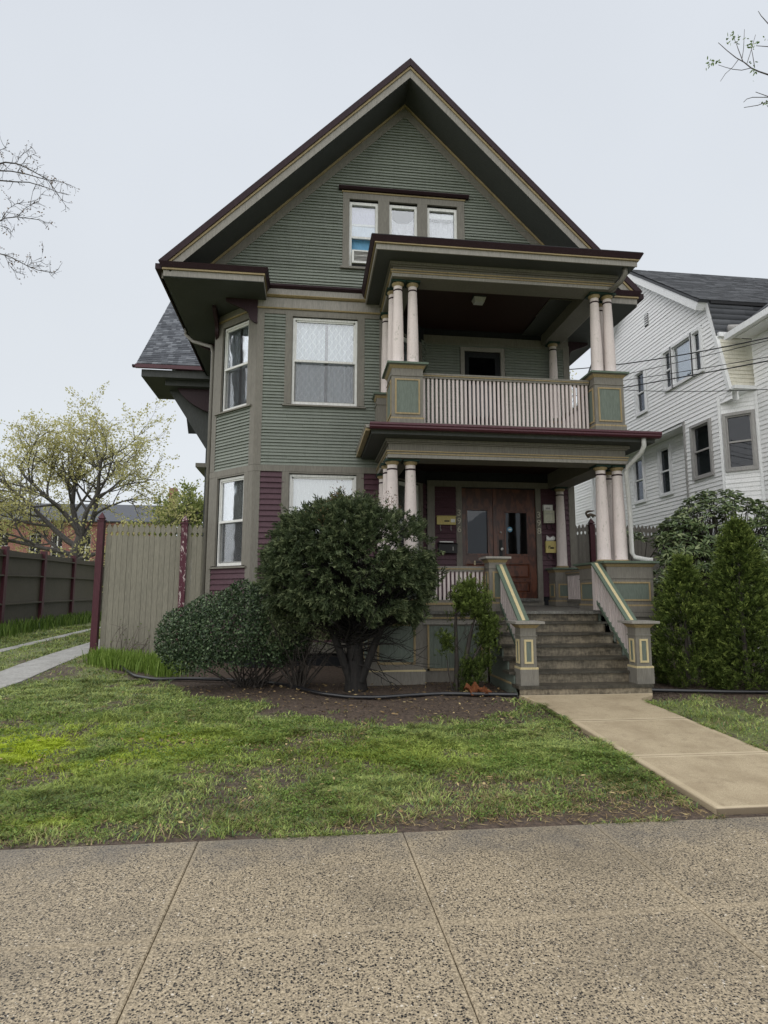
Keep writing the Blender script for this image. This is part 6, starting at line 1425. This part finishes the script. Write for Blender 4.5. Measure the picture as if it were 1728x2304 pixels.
def crumple(cx, cy, cz, R0, tilt, ph, name):
    vs = [(cx, cy, cz+.03)]; fs = []; nr, na = 5, 30
    for i in range(1, nr+1):
        for k in range(na):
            a = 2*math.pi*k/na; lobe = .55+.45*abs(math.sin(a*2.5+ph))**.7 + .05*math.sin(a*11); r = R0*i/nr*lobe
            x, y = r*math.cos(a), r*math.sin(a)*.75; h = .035*math.sin(x*42+ph) + .03*math.sin(y*55+x*18) + .02*math.sin(a*7+i) + x*tilt + y*.5
            vs.append((cx+x, cy+y, max(cz-.01, cz+.045+h)))
    for k in range(na): fs.append((0, 1+k, 1+(k+1) % na))
    for i in range(nr-1):
        for k in range(na): b_ = 1+i*na; fs.append((b_+k, b_+na+k, b_+na+(k+1) % na, b_+(k+1) % na))
    o = MB().add(vs, fs).obj(name, 'leaf_orange', lf); at_ = o.data.attributes.new('rnd', 'FLOAT', 'POINT'); at_.data.foreach_set('value', np.clip(rng.normal(.45, .3, len(o.data.vertices)), 0, 1).astype(np.float32))
crumple(2.38, 8.86, .24, .17, -.15, .4, 'leaf_blade'); crumple(2.5, 8.78, .22, .10, .1, 2.0, 'leaf_fragment')
MB().tube([(2.38, 8.86, .27), (2.5, 8.8, .25), (2.57, 8.72, .235)], .004, 5).obj('leaf_stalk', 'bark_light', lf)
# squirrel on the post
def squirrel(loc):
    me = bpy.data.meshes.new('squirrel'); bm = bmesh.new(); sk_ = bm.verts.layers.skin.verify()
    J = {'hip': ((-.05, 0, .045), .042), 'mid': ((0, 0, .07), .045), 'sho': ((.06, 0, .058), .035), 'neck': ((.095, 0, .05), .026), 'head': ((.12, 0, .038), .027), 'nose': ((.15, 0, .022), .011),
         't1': ((-.085, 0, .05), .025), 't2': ((-.11, 0, .09), .034), 't3': ((-.08, 0, .135), .036), 't4': ((-.02, 0, .15), .03), 't5': ((.05, 0, .155), .022), 't6': ((.12, 0, .165), .01),
         'fl': ((.07, -.03, .02), .013), 'fl2': ((.085, -.03, -.015), .009), 'fr': ((.07, .03, .02), .013), 'fr2': ((.085, .03, -.015), .009), 'bl': ((-.045, -.04, .015), .022), 'bl2': ((-.015, -.045, -.02), .01), 'br': ((-.045, .04, .015), .022), 'br2': ((-.015, .045, -.02), .01),
         'el': ((.11, -.02, .068), .007), 'er': ((.11, .02, .068), .007)}
    E_ = 'hip mid,mid sho,sho neck,neck head,head nose,hip t1,t1 t2,t2 t3,t3 t4,t4 t5,t5 t6,sho fl,fl fl2,sho fr,fr fr2,hip bl,bl bl2,hip br,br br2,head el,head er'
    vs_ = {k: bm.verts.new(p) for k, (p, r) in J.items()}
    for k, (p, r) in J.items(): vs_[k][sk_].radius = (r, r); vs_[k][sk_].use_root = (k == 'hip')
    for e in E_.split(','): a, b = e.split(); bm.edges.new((vs_[a], vs_[b]))
    bm.to_mesh(me); bm.free(); o = bpy.data.objects.new('squirrel', me); COL.objects.link(o); o.location = loc
    m1 = o.modifiers.new('skin', 'SKIN'); m1.use_smooth_shade = True; m2 = o.modifiers.new('sub', 'SUBSURF'); m2.levels = 2; m2.render_levels = 2
    me.materials.append(MATS['fur']); tag(o, 'grey brown squirrel crouching on the maroon fence post', 'squirrel')
squirrel((6.86, 14.48, 3.54))
# service wires
for i, (px1, py1, px0, py0, lab) in enumerate(((1765, 752, 1300, 826, 'topmost thick black wire crossing the white house'), (1765, 757, 1300, 866, 'second black wire from the top crossing the white house'), (1765, 796, 1300, 866, 'thin wire just above the lowest crossing pair'), (1765, 805, 1300, 890, 'sloping wire crossing just below the gable window'), (1765, 874, 1300, 862, 'nearly level lowest wire crossing the white house'))):
    p = at(1243, py0 + (py0-py1)*.10, 14.2); q = at(px1, py1, 8.0); wire(p, q, (.10, .03, .06, .02, .12)[i], .010 if i in (0, 3) else .006, lab)
